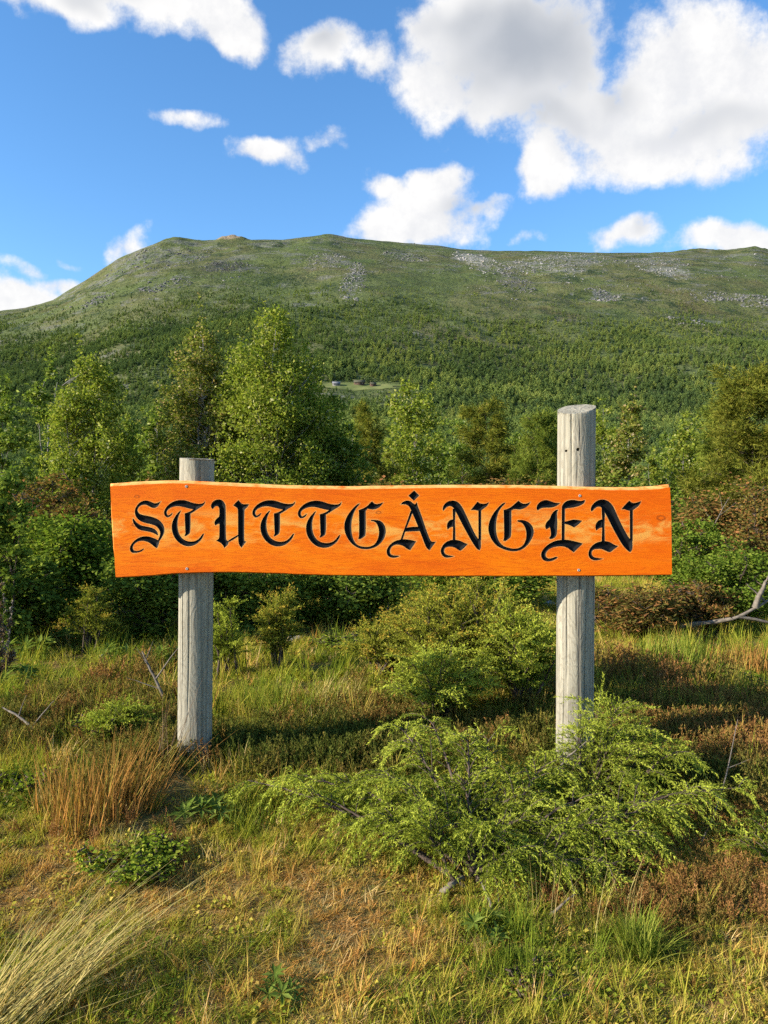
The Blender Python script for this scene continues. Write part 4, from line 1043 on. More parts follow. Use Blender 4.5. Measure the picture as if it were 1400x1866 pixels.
M_REDGRASS = leaf_mat('red_brown_blades', [(.0, (.12, .10, .028)), (.4, (.23, .125, .04)), (.75, (.30, .15, .05)), (1., (.22, .20, .05))], .25)
M_GREENG = leaf_mat('green_blades', [(.0, (.075, .11, .018)), (.5, (.13, .17, .025)), (1., (.22, .225, .05))], .3)
M_REED = leaf_mat('pale_reed_blades', [(.0, (.10, .12, .035)), (.5, (.17, .19, .06)), (1., (.25, .25, .10))], .3)

# ------------------------------------------------------------------ countable trees behind the sign
def plant(name, px, py_top, Y, wpx, kind, seed, N, ls, leafmat, barkmat, label, cat, stems=1, nb=40, group=None, crown='crown', stem='trunk', **kw):
    b = at(px, 900, Y); z0 = float(gh(b[0], Y)); H = at(px, py_top, Y)[2] - z0; W = wpx / F * Y
    wood, lv = tree_parts(seed, H, W, kind, N, ls, stems, nb, **kw)
    V, T = lv.arrays(); Vw, Tw = wood.arrays()
    top = np.percentile(V[:, 2], 99.7); k = H / top               # grown height fitted to the wanted height
    hw = np.percentile(np.abs(V[:, 0]), 97.5); kx = np.clip((W / 2) / hw, .6, 1.8)
    for A in (V, Vw): A[:, 2] *= k; A[:, :2] *= kx
    e = empty(name, (b[0], Y, z0 - .03)); tag(e, label, cat, group)
    obj(stem, raw_mesh(stem, Vw, Tw, barkmat, True), e)
    obj(crown, raw_mesh(crown, V, T, leafmat), e)
    return e
TG = 'trees behind the sign'
for a in (
    # name, px, top, depth, width px, kind, seed, leaves, leaf size, leaf material, bark, label, stems, branches
    ('birch_tree', 160, 650, 13.5, 150, 'birch', 11, 32000, .046, M_BIRCH, M_BARK, 'bushy pointed birch on the left, left of the shorter post', 2, 60),
    ('birch_tree', 82, 642, 21, 95, 'birch', 12, 5200, .085, M_BIRCH_D, M_BARK, 'thin birch with bare pale stems behind the bushy left birch', 2, 26),
    ('birch_tree', 5, 690, 20, 95, 'birch', 13, 7000, .075, M_BIRCH_D, M_BARK, 'dark birch cut off by the left picture edge', 1, 40),
    ('birch_tree', 368, 598, 14.5, 150, 'birch', 14, 32000, .047, M_BIRCH_R, M_BARK, 'tall reddish-green birch with pale trunks right behind the shorter post', 3, 60),
    ('birch_tree', 500, 572, 14.0, 190, 'birch', 15, 52000, .048, M_BIRCH, M_BARK, 'tallest birch, broad and dense, right of the shorter post', 3, 80),
    ('birch_tree', 605, 725, 14.6, 120, 'birch', 16, 16000, .05, M_BIRCH_D, M_BARK, 'low round birch at the right foot of the tallest birch', 2, 40),
    ('birch_tree', 290, 740, 17, 100, 'birch', 17, 9000, .070, M_BIRCH_D, M_BARK, 'dark green birch in the gap left of the tall pair', 1, 40),
    ('birch_tree', 232, 765, 22, 75, 'birch', 18, 6000, .080, M_BIRCH_D, M_BARK, 'small birch half hidden right of the bushy left birch', 1, 36),
    ('birch_tree', 430, 750, 16, 110, 'birch', 30, 9000, .068, M_BIRCH_D, M_BARK, 'dark lower birch filling between the tall pair', 2, 40),
    ('pine_tree', 676, 738, 23, 105, 'pine', 19, 4200, .24, M_PINE, M_BARK_D, 'olive brown pine right of the low round birch', 1, 46),
    ('birch_tree', 757, 697, 25, 120, 'birch', 20, 10000, .088, M_BIRCH, M_BARK, 'bright green broad birch above the middle of the board', 2, 50),
    ('birch_tree', 838, 765, 28, 85, 'birch', 21, 6000, .090, M_BIRCH_D, M_BARK, 'short birch between bright broad birch and orange-tipped pine', 1, 36),
    ('pine_tree', 890, 730, 24, 115, 'pine', 22, 4600, .25, M_PINE, M_BARK_D, 'slim orange-tipped pine above the letters N and G', 1, 50),
    ('pine_tree', 982, 752, 22, 150, 'pine', 23, 5200, .24, M_PINE_G, M_BARK_D, 'broad green pine just left of the taller post', 1, 50),
    ('birch_tree', 1105, 742, 30, 75, 'birch', 24, 5200, .095, M_BIRCH, M_BARK, 'pale distant birch just right of the taller post', 1, 34),
    ('birch_tree', 1147, 730, 19, 80, 'birch', 25, 7000, .068, M_BIRCH_R, M_BARK, 'slim dark birch with yellowed leaves right of the taller post', 1, 44),
    ('birch_tree', 1250, 752, 23, 105, 'birch', 26, 9000, .080, M_BIRCH, M_BARK, 'fresh green birch above the right end of the board', 1, 46),
    ('birch_tree', 1188, 815, 20, 45, 'birch', 27, 2600, .070, M_BIRCH, M_BARK, 'narrow pale birch sapling left of the fresh green birch', 1, 24),
    ('pine_tree', 1375, 668, 18, 200, 'pine', 28, 9500, .21, M_PINE, M_BARK_D, 'big yellow-green pine at the right picture edge', 1, 70),
    ('pine_tree', 1318, 745, 20, 105, 'pine', 29, 3800, .22, M_PINE_G, M_BARK_D, 'small pine touching the left side of the big pine', 1, 44),
    ('birch_tree', 940, 790, 32, 80, 'birch', 31, 4500, .10, M_BIRCH_D, M_BARK, 'little birch between the two pines left of the taller post', 1, 30),
    ('birch_tree', 1215, 790, 34, 70, 'birch', 32, 4000, .10, M_BIRCH_D, M_BARK, 'far birch behind the narrow pale sapling', 1, 30),
    ('birch_tree', 722, 772, 29, 80, 'birch', 34, 4200, .09, M_BIRCH, M_BARK, 'light birch between the olive pine and the bright broad birch', 2, 30),
    ('birch_tree', 805, 785, 31, 80, 'birch', 35, 4200, .09, M_BIRCH_D, M_BARK, 'low birch right behind the bright broad birch', 2, 30),
    ('birch_tree', 1035, 785, 30, 90, 'birch', 36, 4200, .09, M_BIRCH, M_BARK, 'birch directly behind the taller post', 2, 30),
    ('birch_tree', 1290, 800, 30, 80, 'birch', 37, 4000, .09, M_BIRCH, M_BARK, 'low birch between the fresh green birch and the small pine', 2, 30),
    ('birch_tree', 560, 690, 15, 120, 'birch', 38, 16000, .05, M_BIRCH, M_BARK, 'leafy right-hand shoulder of the tallest birch clump', 2, 40),
    ('birch_tree', 425, 640, 15.2, 110, 'birch', 39, 15000, .05, M_BIRCH, M_BARK, 'leafy birch filling the notch between the two tall crowns', 2, 40),
    ('birch_tree', 645, 770, 26, 70, 'birch', 33, 4200, .09, M_BIRCH_D, M_BARK, 'small birch squeezed between low round birch and olive pine', 1, 30),
):
    plant(*a[:12], 'pine' if 'pine' in a[0] else 'birch', a[12], a[13], TG)

# ------------------------------------------------------------------ shrubs between the sign and the trees
BG = 'shrubs behind the sign'
for a in (
    ('willow_shrub', 8, 858, 6.0, 95, 41, 9425, 0.036, M_WILLOW_D, M_BARK_D, 'dark leafy shrub cut by the left edge of the picture', 'shrub'),
    ('willow_shrub', 135, 935, 7.2, 215, 42, 24650, 0.034, M_WILLOW, M_BARK_D, 'bright green willow shrub left of the board', 'shrub'),
    ('willow_shrub', 62, 1010, 6.4, 120, 43, 10150, 0.034, M_WILLOW_D, M_BARK_D, 'dark green shrub under the bright willow at far left', 'shrub'),
    ('dwarf_birch', 75, 862, 10, 120, 44, 7800, 0.040, M_HEATHR, M_BARK_D, 'rusty dwarf birch above the bright green willow', 'shrub'),
    ('dwarf_birch', 180, 905, 9, 110, 45, 8700, 0.036, M_HEATHR, M_BARK_D, 'brownish dwarf birch touching the upper left board corner', 'shrub'),
    ('willow_shrub', 265, 1000, 6.6, 190, 46, 15950, 0.034, M_WILLOW_D, M_BARK_D, 'shaded willow below the lower left board corner', 'shrub'),
    ('willow_shrub', 460, 1010, 6.9, 200, 47, 15950, 0.034, M_WILLOW_D, M_BARK_D, 'shaded willow below the letters U and T', 'shrub'),
    ('willow_shrub', 640, 1015, 7.1, 180, 48, 13050, 0.034, M_WILLOW_D, M_BARK_D, 'shaded willow below the first carved G', 'shrub'),
    ('willow_shrub', 560, 960, 9.5, 260, 49, 13050, 0.040, M_WILLOW_D, M_BARK_D, 'dark willow deep behind the left half of the board', 'shrub'),
    ('willow_shrub', 900, 990, 8.5, 260, 50, 13050, 0.040, M_WILLOW, M_BARK_D, 'willow deep behind the right half of the board', 'shrub'),
    ('dwarf_birch', 1310, 876, 9.2, 230, 51, 21750, 0.032, M_HEATHR, M_BARK_D, 'wide rusty dwarf birch right of the board', 'shrub'),
    ('dwarf_birch', 1395, 895, 8.0, 120, 52, 8700, 0.032, M_HEATHR, M_BARK_D, 'rusty dwarf birch cut by the right picture edge', 'shrub'),
    ('willow_shrub', 1250, 945, 7.8, 100, 53, 10150, 0.029, M_WILLOW, M_BARK_D, 'small green willow touching the right end of the board', 'shrub'),
    ('willow_shrub', 1345, 975, 7.2, 170, 54, 17400, 0.027, M_WILLOW, M_BARK_D, 'yellow-green bush at right above the fallen dead log', 'shrub'),
    ('heather_bush', 1150, 1060, 6.8, 170, 55, 8000, .030, M_HEATHR, M_BARK_D, 'rusty brown bush under the right end of the board', 'bush'),
    ('heather_bush', 1270, 1050, 6.9, 110, 56, 5000, .030, M_HEATHR, M_BARK_D, 'rusty brown bush left of the fallen dead log', 'bush'),
    ('heather_bush', 0, 1055, 4.9, 44, 57, 1500, .022, M_TWIGP, M_DEAD, 'pinkish seeding tuft at the left picture edge', 'bush'),
    ('dwarf_birch', 300, 872, 11, 130, 58, 6000, 0.044, M_HEATHR, M_BARK_D, 'orange tinged low shrub left of the shorter post top', 'shrub'),
    ('dwarf_birch', 700, 872, 12, 200, 59, 7800, 0.044, M_HEATHR, M_BARK_D, 'low rusty shrub along the board top below the olive pine', 'shrub'),
    ('dwarf_birch', 960, 868, 12, 190, 60, 7800, 0.044, M_HEATHR, M_BARK_D, 'low rusty shrub along the board top left of the taller post', 'shrub'),
    ('dwarf_birch', 1160, 868, 13, 170, 61, 6600, 0.044, M_WILLOW, M_BARK_D, 'low green shrub along the board top right of the taller post', 'shrub'),
    ('dwarf_birch', 500, 872, 12.5, 190, 62, 7200, 0.044, M_WILLOW_D, M_BARK_D, 'low dark shrub at the foot of the tallest birch', 'shrub'),
    ('dwarf_birch', 830, 875, 13, 190, 63, 6600, 0.044, M_WILLOW_D, M_BARK_D, 'low dark shrub along the board top in the middle', 'shrub'),
):
    plant(a[0], a[1], a[2], a[3], a[4], 'bush', a[5], a[6], a[7] * (1.6 if a[0] == 'heather_bush' else 1), a[8], a[9], a[10], a[11], 7, 70, BG, 'foliage', 'stems', tmpl=LONGLEAF if a[0] == 'heather_bush' else LEAF)

# ------------------------------------------------------------------ junipers
TWIG_N = brush(30, .17, .022, 77, 1.1); TWIG_L = brush(13, .22, .038, 78, 1.1)
def juniper(name, base, tips, seed, mat, label, shoots=26, shoot_len=.15, twig=.045, droop=.5, start=.22, stub=None, sag=0.0, rad=.011, tw=None):
    rng = np.random.default_rng(seed); wood = Acc(); P_, D_, S_ = [], [], []; G_ = []
    base = np.asarray(base, float)
    for tip in tips:
        tip = np.asarray(tip, float); b0 = base + rng.normal(0, .03, 3) * [1, 1, .2]
        n = 12; t = np.linspace(0, 1, n)[:, None]; L = np.linalg.norm(tip - b0)
        mid = (b0 + tip) / 2 + np.array([0, 0, .10 * L - sag]) + rng.normal(0, .03 * L, 3)
        Q = (1 - t) ** 2 * b0 + 2 * t * (1 - t) * mid + t ** 2 * tip
        Q += np.cumsum(rng.normal(0, .004, Q.shape), 0) * t
        Q[:, 2] -= .045 * np.clip(t[:, 0] - .8, 0, 1) * 5 * .4
        tube(wood, Q, np.linspace(rad, .0018, n), 5, False)
        for s in range(shoots):
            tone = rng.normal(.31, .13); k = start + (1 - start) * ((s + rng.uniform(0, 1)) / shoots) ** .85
            i0 = min(int(k * (n - 1)), n - 2); fr = k * (n - 1) - i0
            p = Q[i0] * (1 - fr) + Q[i0 + 1] * fr; tan = Q[i0 + 1] - Q[i0]; tan /= np.linalg.norm(tan)
            sd = np.cross(tan, [0, 0, 1.]) + rng.normal(0, .35, 3); sd *= (1 if s % 2 else -1) / (np.linalg.norm(sd) + 1e-6)
            d = tan * rng.uniform(.5, 1.1) + sd * rng.uniform(.5, 1.0) + np.array([0, 0, rng.uniform(.1, .7)]); d /= np.linalg.norm(d)
            Ls = shoot_len * rng.uniform(.5, 1.25) * (1.15 - .5 * k); m = 7; c = p.copy(); pts = [c]; dd = d.copy()
            for j in range(m):
                dd = dd + np.array([0, 0, -droop * (.2 + j / m) * .5]) + rng.normal(0, .05, 3); dd /= np.linalg.norm(dd)
                c = c + dd * Ls / m; pts.append(c)
            pts = np.array(pts); tube(wood, pts, np.linspace(.0026, .0010, m + 1), 3, False)
            for j in range(1, m + 1):
                tj = pts[j] - pts[j - 1]; tj /= np.linalg.norm(tj)
                s2 = np.cross(tj, [0, 0, 1.]); s2 /= np.linalg.norm(s2) + 1e-6
                for q in (-1, 1):
                    dv = tj * .8 + s2 * q * rng.uniform(.4, .9) + np.array([0, 0, .1 - .8 * droop * rng.uniform(.4, 1.2)]) + rng.normal(0, .12, 3)
                    P_.append(pts[j]); D_.append(dv); S_.append(1.3 * twig * rng.uniform(.6, 1.2) * (1.15 - .4 * j / m)); G_.append(.62 * k * (.45 + .55 * j / m) + tone + rng.normal(0, .10))  # inner twigs darker: older needles, and hollow shade put into the colour
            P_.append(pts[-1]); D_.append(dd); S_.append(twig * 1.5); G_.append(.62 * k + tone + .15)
    e = empty(name, tuple(base)); O = base
    tw = tw or TWIG_N
    lv = Acc(); stamp(lv, tw[0], tw[1], frames(np.array(D_), rng), np.array(S_), np.array(P_) - O)
    Vw, Tw = wood.arrays(); obj('branches', raw_mesh('branches', Vw - O, Tw, M_BARK_D, True), e)
    fo = acc_obj('foliage', lv, mat, e); att = fo.data.attributes.new('age_shade', 'FLOAT', 'POINT')
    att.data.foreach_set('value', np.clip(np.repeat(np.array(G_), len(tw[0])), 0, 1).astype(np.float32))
    tag(e, label, 'juniper', 'junipers around the sign')
    return e
def gp(px, py): p = ground_at(px, py); return np.array([p[0], p[1], float(gh(p[0], p[1])) - .02])

jb = gp(865, 1600)
tips = [at(*q) for q in ((455, 1425, 3.15), (530, 1410, 3.1), (620, 1410, 3.0), (560, 1445, 2.95), (690, 1400, 3.0), (730, 1318, 3.2), (775, 1308, 3.28), (835, 1330, 3.15), (885, 1340, 3.2),
    (690, 1480, 2.8), (770, 1440, 2.85), (850, 1420, 2.95), (930, 1400, 3.05), (1000, 1385, 3.1), (790, 1520, 2.66), (880, 1500, 2.68), (960, 1470, 2.8),
    (1060, 1450, 2.9), (1020, 1545, 2.62), (1110, 1500, 2.75), (1180, 1470, 2.85), (1120, 1560, 2.6), (1230, 1462, 2.85), (1285, 1440, 2.95), (1345, 1428, 3.0), (1200, 1520, 2.7), (930, 1560, 2.58))]
j1 = juniper('juniper_bush', jb, tips, 101, M_JUN, 'large spreading juniper in front of the taller post', 15, .21, .062, .75, start=.28)
tips = [at(*q) for q in ((1085, 1292, 3.32), (1120, 1300, 3.3), (1160, 1320, 3.28), (1215, 1335, 3.25), (1060, 1330, 3.25), (1110, 1350, 3.2), (1170, 1360, 3.18), (1030, 1390, 3.2), (1130, 1400, 3.1), (1000, 1420, 3.1), (1225, 1372, 3.15))]
juniper('juniper_bush', gp(1075, 1470), tips, 102, M_JUN, 'juniper sprays reaching up round the foot of the taller post', 13, .19, .058, .6)
tips = [at(*q) for q in ((1300, 1495, 2.95), (1350, 1505, 2.9), (1395, 1520, 2.85), (1420, 1480, 2.95), (1380, 1560, 2.75), (1440, 1560, 2.75))]
juniper('juniper_bush', gp(1420, 1600), tips, 103, M_JUN, 'low juniper at the right picture edge', 12, .17, .056, .6)
def upright(px, py_base, py_top, Y, wpx, n, seed, mat, label, **kw):
    rng = np.random.default_rng(seed); p = at(px, 900, Y); b = np.array([p[0], Y, float(gh(p[0], Y))])
    zt = at(px, py_top, Y)[2]; H = zt - b[2]; Wd = wpx / F * Y / 2; tips = []
    for i in range(n):
        a = i * 2.4; r = Wd * math.sqrt((i + .5) / n); tips.append(b + np.array([r * math.cos(a), r * math.sin(a) * .8, H * (1 - .45 * (r / Wd) ** 2) * rng.uniform(.75, 1.02)]))
    return juniper('juniper_bush', b, tips, seed, mat, label, tw=TWIG_L, **kw)
upright(850, 1280, 1060, 4.75, 290, 36, 104, M_JUN_Y, 'big yellow-green juniper behind the board left of the taller post', shoots=15, shoot_len=.2, twig=.06, droop=.25)
upright(955, 1290, 1110, 4.4, 150, 18, 105, M_JUN, 'upright juniper close behind the taller post on its left', shoots=14, shoot_len=.16, twig=.055, droop=.25)
upright(700, 1240, 1130, 5.2, 130, 14, 106, M_JUN_Y, 'low juniper left of the big yellow-green juniper', shoots=13, shoot_len=.16, twig=.055, droop=.25)
upright(800, 1300, 1170, 4.15, 190, 16, 111, M_JUN, 'low juniper in front of the big yellow-green juniper', shoots=13, shoot_len=.15, twig=.05, droop=.3)
upright(506, 1180, 1066, 5.4, 62, 8, 107, M_JUN_Y, 'small upright juniper right of the shorter post under the board', shoots=16, shoot_len=.13, twig=.055, droop=.3)
upright(408, 1180, 1092, 5.2, 52, 7, 108, M_JUN, 'tiny juniper touching the right side of the shorter post', shoots=14, shoot_len=.12, twig=.05, droop=.3)
upright(165, 1130, 1062, 6.0, 70, 7, 109, M_JUN_Y, 'small dim juniper left of the shorter post under the willow', shoots=14, shoot_len=.14, twig=.055, droop=.3)
upright(215, 1370, 1292, 3.9, 130, 12, 110, M_JUN, 'small low juniper left of the foot of the shorter post', shoots=16, shoot_len=.11, twig=.04, droop=.3)

# ------------------------------------------------------------------ deadwood and stones
def branchy(name, P, r0, seed, mat, label, cat, forks=(), k=8):
    rng = np.random.default_rng(seed); P = np.array(P, float); O = P[0].copy(); a = Acc()
    def fine(Q, n=18):
        t = np.linspace(0, len(Q) - 1, n); i = np.minimum(t.astype(int), len(Q) - 2); f = (t - i)[:, None]
        return Q[i] * (1 - f) + Q[i + 1] * f + np.cumsum(rng.normal(0, r0 * .12, (n, 3)), 0)
    Q = fine(P - O); tube(a, Q, np.linspace(r0, r0 * .35, len(Q)) * (1 + .12 * rng.normal(size=len(Q))), k)
    for (i, d, L, r) in forks:
        b = Q[int(i * (len(Q) - 1))]; d = np.array(d, float); d /= np.linalg.norm(d)
        q = b + np.outer(np.linspace(0, L, 8), d) + np.cumsum(rng.normal(0, r * .5, (8, 3)), 0) * np.linspace(0, 1, 8)[:, None]
        tube(a, q, np.linspace(r, r * .25, 8), 5)
    e = acc_obj(name, a, mat, None, True); e.location = O
    return tag(e, label, cat)
def g_up(px, py, h=.02): p = gp(px, py); p[2] += h; return p
l0 = at(1290, 1136, 6.6); l1 = at(1345, 1128, 6.5); l2 = at(1385, 1105, 6.5); l3 = at(1420, 1082, 6.6)
branchy('dead_log', [at(1240, 1142, 6.7), l0, l1, l2, l3], .024, 1, M_DEAD, 'grey fallen dead log lying at right under the bushes', 'dead log', ((.75, (.2, -.1, .9), .35, .03), (.55, (.6, 0, -.1), .5, .018), (.85, (-.5, 0, .6), .25, .012)))
branchy('dead_branch', [g_up(312, 1300), at(290, 1250, 4.35), at(268, 1205, 4.4), at(262, 1190, 4.42)], .010, 2, M_DEAD, 'forked bare grey twig standing left of the shorter post', 'dead branch',
        ((.45, (.55, 0, .75), .26, .006), (.6, (-.4, 0, .6), .14, .004), (.35, (-.7, 0, .25), .2, .004), (.75, (.3, .2, .8), .12, .003)))
branchy('dead_branch', [g_up(90, 1350), at(60, 1325, 3.9), at(25, 1300, 3.95), at(5, 1290, 4)], .010, 3, M_DEAD, 'dark bare branch lying at the left picture edge', 'dead branch', ((.4, (.5, 0, .6), .18, .005), (.6, (.3, 0, .9), .12, .004)))
branchy('dead_branch', [g_up(800, 1628, .005), at(822, 1608, 2.55), at(842, 1592, 2.62)], .013, 4, M_DEAD, 'pale sawn juniper stub on the ground below the spreading juniper', 'dead branch')
branchy('dead_branch', [g_up(897, 1660), at(893, 1640, 2.5), at(880, 1608, 2.58), at(875, 1596, 2.62)], .006, 5, M_DEAD, 'thin crooked twig standing right of the pale sawn stub', 'dead branch')
branchy('dead_branch', [g_up(1000, 1672), at(1025, 1650, 2.42), at(1048, 1632, 2.45)], .006, 6, M_DEAD, 'pale stick lying in the dark hollow below the juniper', 'dead branch')
branchy('dead_branch', [g_up(1275, 1545), at(1300, 1490, 2.95), at(1325, 1410, 3.1), at(1347, 1310, 3.3)], .0045, 7, M_DEAD, 'long straight bare stalk rising above the juniper at right', 'dead branch', ((.72, (.9, 0, .35), .1, .002),))
branchy('dead_branch', [g_up(1285, 1700), at(1310, 1680, 2.4), at(1345, 1650, 2.46)], .005, 8, M_DEAD, 'straw-coloured stick lying in grass at lower right', 'dead branch')
branchy('dead_branch', [at(1010, 1412, 3.2), at(1035, 1380, 3.2), at(1075, 1348, 3.2)], .006, 9, M_DEAD, 'bare grey twig crossing the foot of the taller post', 'dead branch', ((.2, (.4, -.3, -.5), .14, .004),))
branchy('dead_branch', [at(1300, 960, 8.4), at(1318, 925, 8.4), at(1330, 905, 8.4)], .006, 10, M_DEAD, 'bare forked twig inside the wide rusty dwarf birch', 'dead branch', ((.3, (.8, 0, .6), .25, .004), (.1, (-.6, 0, .8), .25, .004), (.5, (-.2, 0, 1), .2, .003)))
branchy('dead_branch', [at(905, 1225, 4.6), at(890, 1180, 4.6), at(872, 1140, 4.6), at(862, 1100, 4.65)], .011, 12, M_BARK_D, 'dark bare stem standing inside the big yellow-green juniper', 'dead branch', ((.5, (.5, -.2, .7), .2, .006),))
def rock(px, py, s, seed, label):
    rng = np.random.default_rng(seed); p = gp(px, py); n, m = 14, 24; a = Acc()
    th, ph = np.meshgrid(np.linspace(.02, np.pi - .02, n), np.linspace(0, 2 * np.pi, m, endpoint=False), indexing='ij')
    d = np.stack([np.sin(th) * np.cos(ph), np.sin(th) * np.sin(ph), np.cos(th)], -1)
    r = 1 + .35 * fbm(d[..., 0] * 1.4 + seed, d[..., 1] * 1.4 + d[..., 2] * 1.9, seed, 3)
    V = d * r[..., None] * np.array(s); i = np.arange(n - 1)[:, None] * m; j = np.arange(m)[None]; j2 = (j + 1) % m
    a.add(V, np.stack([i + j, i + m + j, i + m + j2, i + j2], -1).reshape(-1, 4))
    o = acc_obj('stone', a, M_ROCK); o.location = p + np.array([0, 0, s[2] * .35]); o.rotation_euler[2] = rng.uniform(0, 6)
    return tag(o, label, 'stone')
rock(535, 1168, (.10, .08, .055), 1, 'pale grey stone beside the small upright juniper')
rock(668, 1128, (.13, .10, .06), 2, 'larger grey stone among the reeds under the board')
rock(192, 1196, (.055, .045, .035), 3, 'small stone half hidden left of the shorter post')
rock(677, 1779, (.012, .010, .008), 4, 'tiny pale pebble in the mossy patch at lower middle')
rock(1000, 1103, (.10, .08, .05), 5, 'pale stone peeping out left of the taller post')

# ------------------------------------------------------------------ lupins and other leafy plants
def lupin(px, py, size, seed, label, n=7, lf=8, mat=None, up=.9):
    rng = np.random.default_rng(seed); b = gp(px, py); st = Acc(); lv = Acc(); P, D, S, Ms = [], [], [], []
    for i in range(n):
        a = i * 2.4 + rng.uniform(-.3, .3); L = size * rng.uniform(.6, 1.1); e = rng.uniform(.5, 1.25) * up
        d = np.array([math.cos(a) * math.cos(e), math.sin(a) * math.cos(e), math.sin(e)])
        q = np.array([[0, 0, 0], d * L * .55, d * L]) ; tube(st, q, [.0022, .0018, .0014], 4, False)
        nrm = d * .5 + np.array([0, -.25, .8]); nrm /= np.linalg.norm(nrm); x = np.cross(nrm, [1., .3, 0]); x /= np.linalg.norm(x); y = np.cross(nrm, x)
        for k in range(lf):
            t = 2 * math.pi * k / lf + rng.uniform(-.1, .1); P.append(q[-1]); D.append(x * math.cos(t) + y * math.sin(t) + nrm * .25); S.append(size * rng.uniform(.42, .6))
    stamp(lv, LONGLEAF[0], LONGLEAF[1], frames(np.array(D), rng, .25), np.array(S), np.array(P))
    e = empty('lupin_plant', tuple(b)); acc_obj('stems', st, mat or M_LUPIN, e); acc_obj('leaves', lv, mat or M_LUPIN, e)
    return tag(e, label, 'plant', 'lupins in the grass')
lupin(890, 1712, .085, 1, 'lupin plant with star-shaped leaves below the juniper stub', 6, 8)
lupin(510, 1822, .075, 2, 'lupin plant at the bottom of the picture left of middle', 7, 8)
lupin(368, 1492, .13, 3, 'lupin plant right in front of the shorter post', 8, 8)
lupin(745, 1455, .10, 4, 'lupin leaves peeping out at the left side of the spreading juniper', 5, 8)
for i, (px, py, s, lab) in enumerate(((215, 1212, .15, 'lupin left of the shorter post, nearest the forked bare twig'), (310, 1215, .15, 'lupin touching the left side of the shorter post'),
        (60, 1200, .17, 'lupin at far left below the dark shrub'), (120, 1175, .16, 'lupin at left in front of the small dim juniper'), (30, 1250, .15, 'lupin at the left picture edge above the dark branch'),
        (270, 1165, .16, 'lupin in the shade left of the shorter post'), (560, 1140, .16, 'lupin in the shade right of the small upright juniper'), (440, 1165, .14, 'lupin right of the shorter post beside the tiny juniper'),
        (830, 1110, .15, 'lupin in front of the big juniper under the board'))):
    lupin(px, py, s * 1.15, 20 + i, lab, 10, 8)
def leafbush(px, py, wpx, h, N, ls, seed, mat, label, name='bilberry_plant'):
    rng = np.random.default_rng(seed); b = gp(px, py); Y = b[1]; Wd = wpx / F * Y
    wood, segs = grow(rng, h, Wd, 9, 60, 3, (.5, 1.2), bush_prof, .1, .1, .006)
    lv = leafy(rng, segs, N, ls, LEAF, .016); V, T = lv.arrays(); Vw, Tw = wood.arrays()
    k = h / np.percentile(V[:, 2], 99); kx = (Wd / 2) / np.percentile(np.abs(V[:, 0]), 97)
    for A in (V, Vw): A[:, 2] *= k; A[:, :2] *= kx
    e = empty(name, tuple(b)); obj('stems', raw_mesh('stems', Vw, Tw, M_BARK_D), e); obj('leaves', raw_mesh('leaves', V, T, mat), e)
    return tag(e, label, 'plant', 'low leafy plants')
leafbush(230, 1585, 170, .09, 3200, .019, 1, M_SPROUT, 'bright lime green leafy patch at lower left')
leafbush(205, 1345, 120, .14, 1500, .020, 2, M_WILLOW, 'dark green leafy plant left of the shorter post foot')
leafbush(40, 1440, 110, .10, 1100, .02, 3, M_SPROUT, 'green leafy patch at the left picture edge')
leafbush(1330, 1250, 100, .12, 1000, .02, 4, M_SPROUT, 'green leafy plant in the brown heath at right')
leafbush(640, 1185, 130, .14, 1600, .024, 5, M_SPROUT, 'yellow-green leafy plant below the reeds')
leafbush(990, 1800, 120, .06, 700, .014, 6, M_SPROUT, 'low lime green leaves at the lower right bottom')

# ------------------------------------------------------------------ single tussocks
def tussock(px, py, n, h, spread, wd, seed, mat, label, lean=(0, 0), curve=.5, fan=.35, cat='grass tussock', heads=None):
    rng = np.random.default_rng(seed); b = gp(px, py)
    o = acc_obj('grass_tussock', blades(rng, n, h, spread, wd, curve, lean, 5, fan), mat); o.location = b
    if heads: pass
    return tag(o, label, cat, 'grass tussocks')
tussock(-30, 1890, 210, .36, .12, .0019, 1, M_STRAW, 'big pale straw tussock leaning right at the bottom left corner', (.75, .55), .6, .62)
tussock(95, 1830, 45, .30, .09, 0.0027, 2, M_STRAW, 'thin straw wisps beside the big pale tussock', (.75, .35), .6, .3)
tussock(165, 1500, 150, .36, .14, 0.0024, 3, M_REDGRASS, 'tall red-brown grass tussock left of the shorter post foot', (.05, 0), .25, .28)
tussock(235, 1475, 150, .36, .12, 0.0024, 4, M_REDGRASS, 'red-brown grass tussock leaning right towards the shorter post', (.34, .05), .3, .30)
tussock(110, 1475, 90, .30, .10, 0.0024, 14, M_REDGRASS, 'red-brown grass tussock at left beside the green leafy patch', (-.12, 0), .3, .30)
tussock(1165, 1745, 420, .17, .05, 0.0021, 5, M_GREENG, 'green grass tussock at lower right below the juniper', (.05, 0), .7, .55)
tussock(225, 1560, 160, .12, .05, 0.0019, 6, M_STRAW, 'yellow straw tuft left of the lime green patch', (0, 0), .7, .5)
tussock(640, 1120, 160, .55, .12, 0.0048, 7, M_REED, 'tall pale reeds under the board beside the grey stone', (.05, 0), .25, .22)
tussock(560, 1135, 120, .50, .09, 0.0048, 8, M_REED, 'tall pale reeds under the board right of the small juniper', (0, 0), .2, .16)
tussock(480, 1300, 220, .24, .16, 0.0024, 9, M_GREENG, 'yellow-green grass clump right of the shorter post', (.08, 0), .4, .3)
tussock(600, 1290, 200, .22, .16, 0.0024, 10, M_STRAW, 'straw grass clump in the meadow right of the shorter post', (.25, 0), .4, .3)
tussock(1230, 1215, 420, .30, .26, 0.0036, 11, M_GREENG, 'wide green grass clump at right below the brown bushes', (.05, 0), .4, .3)
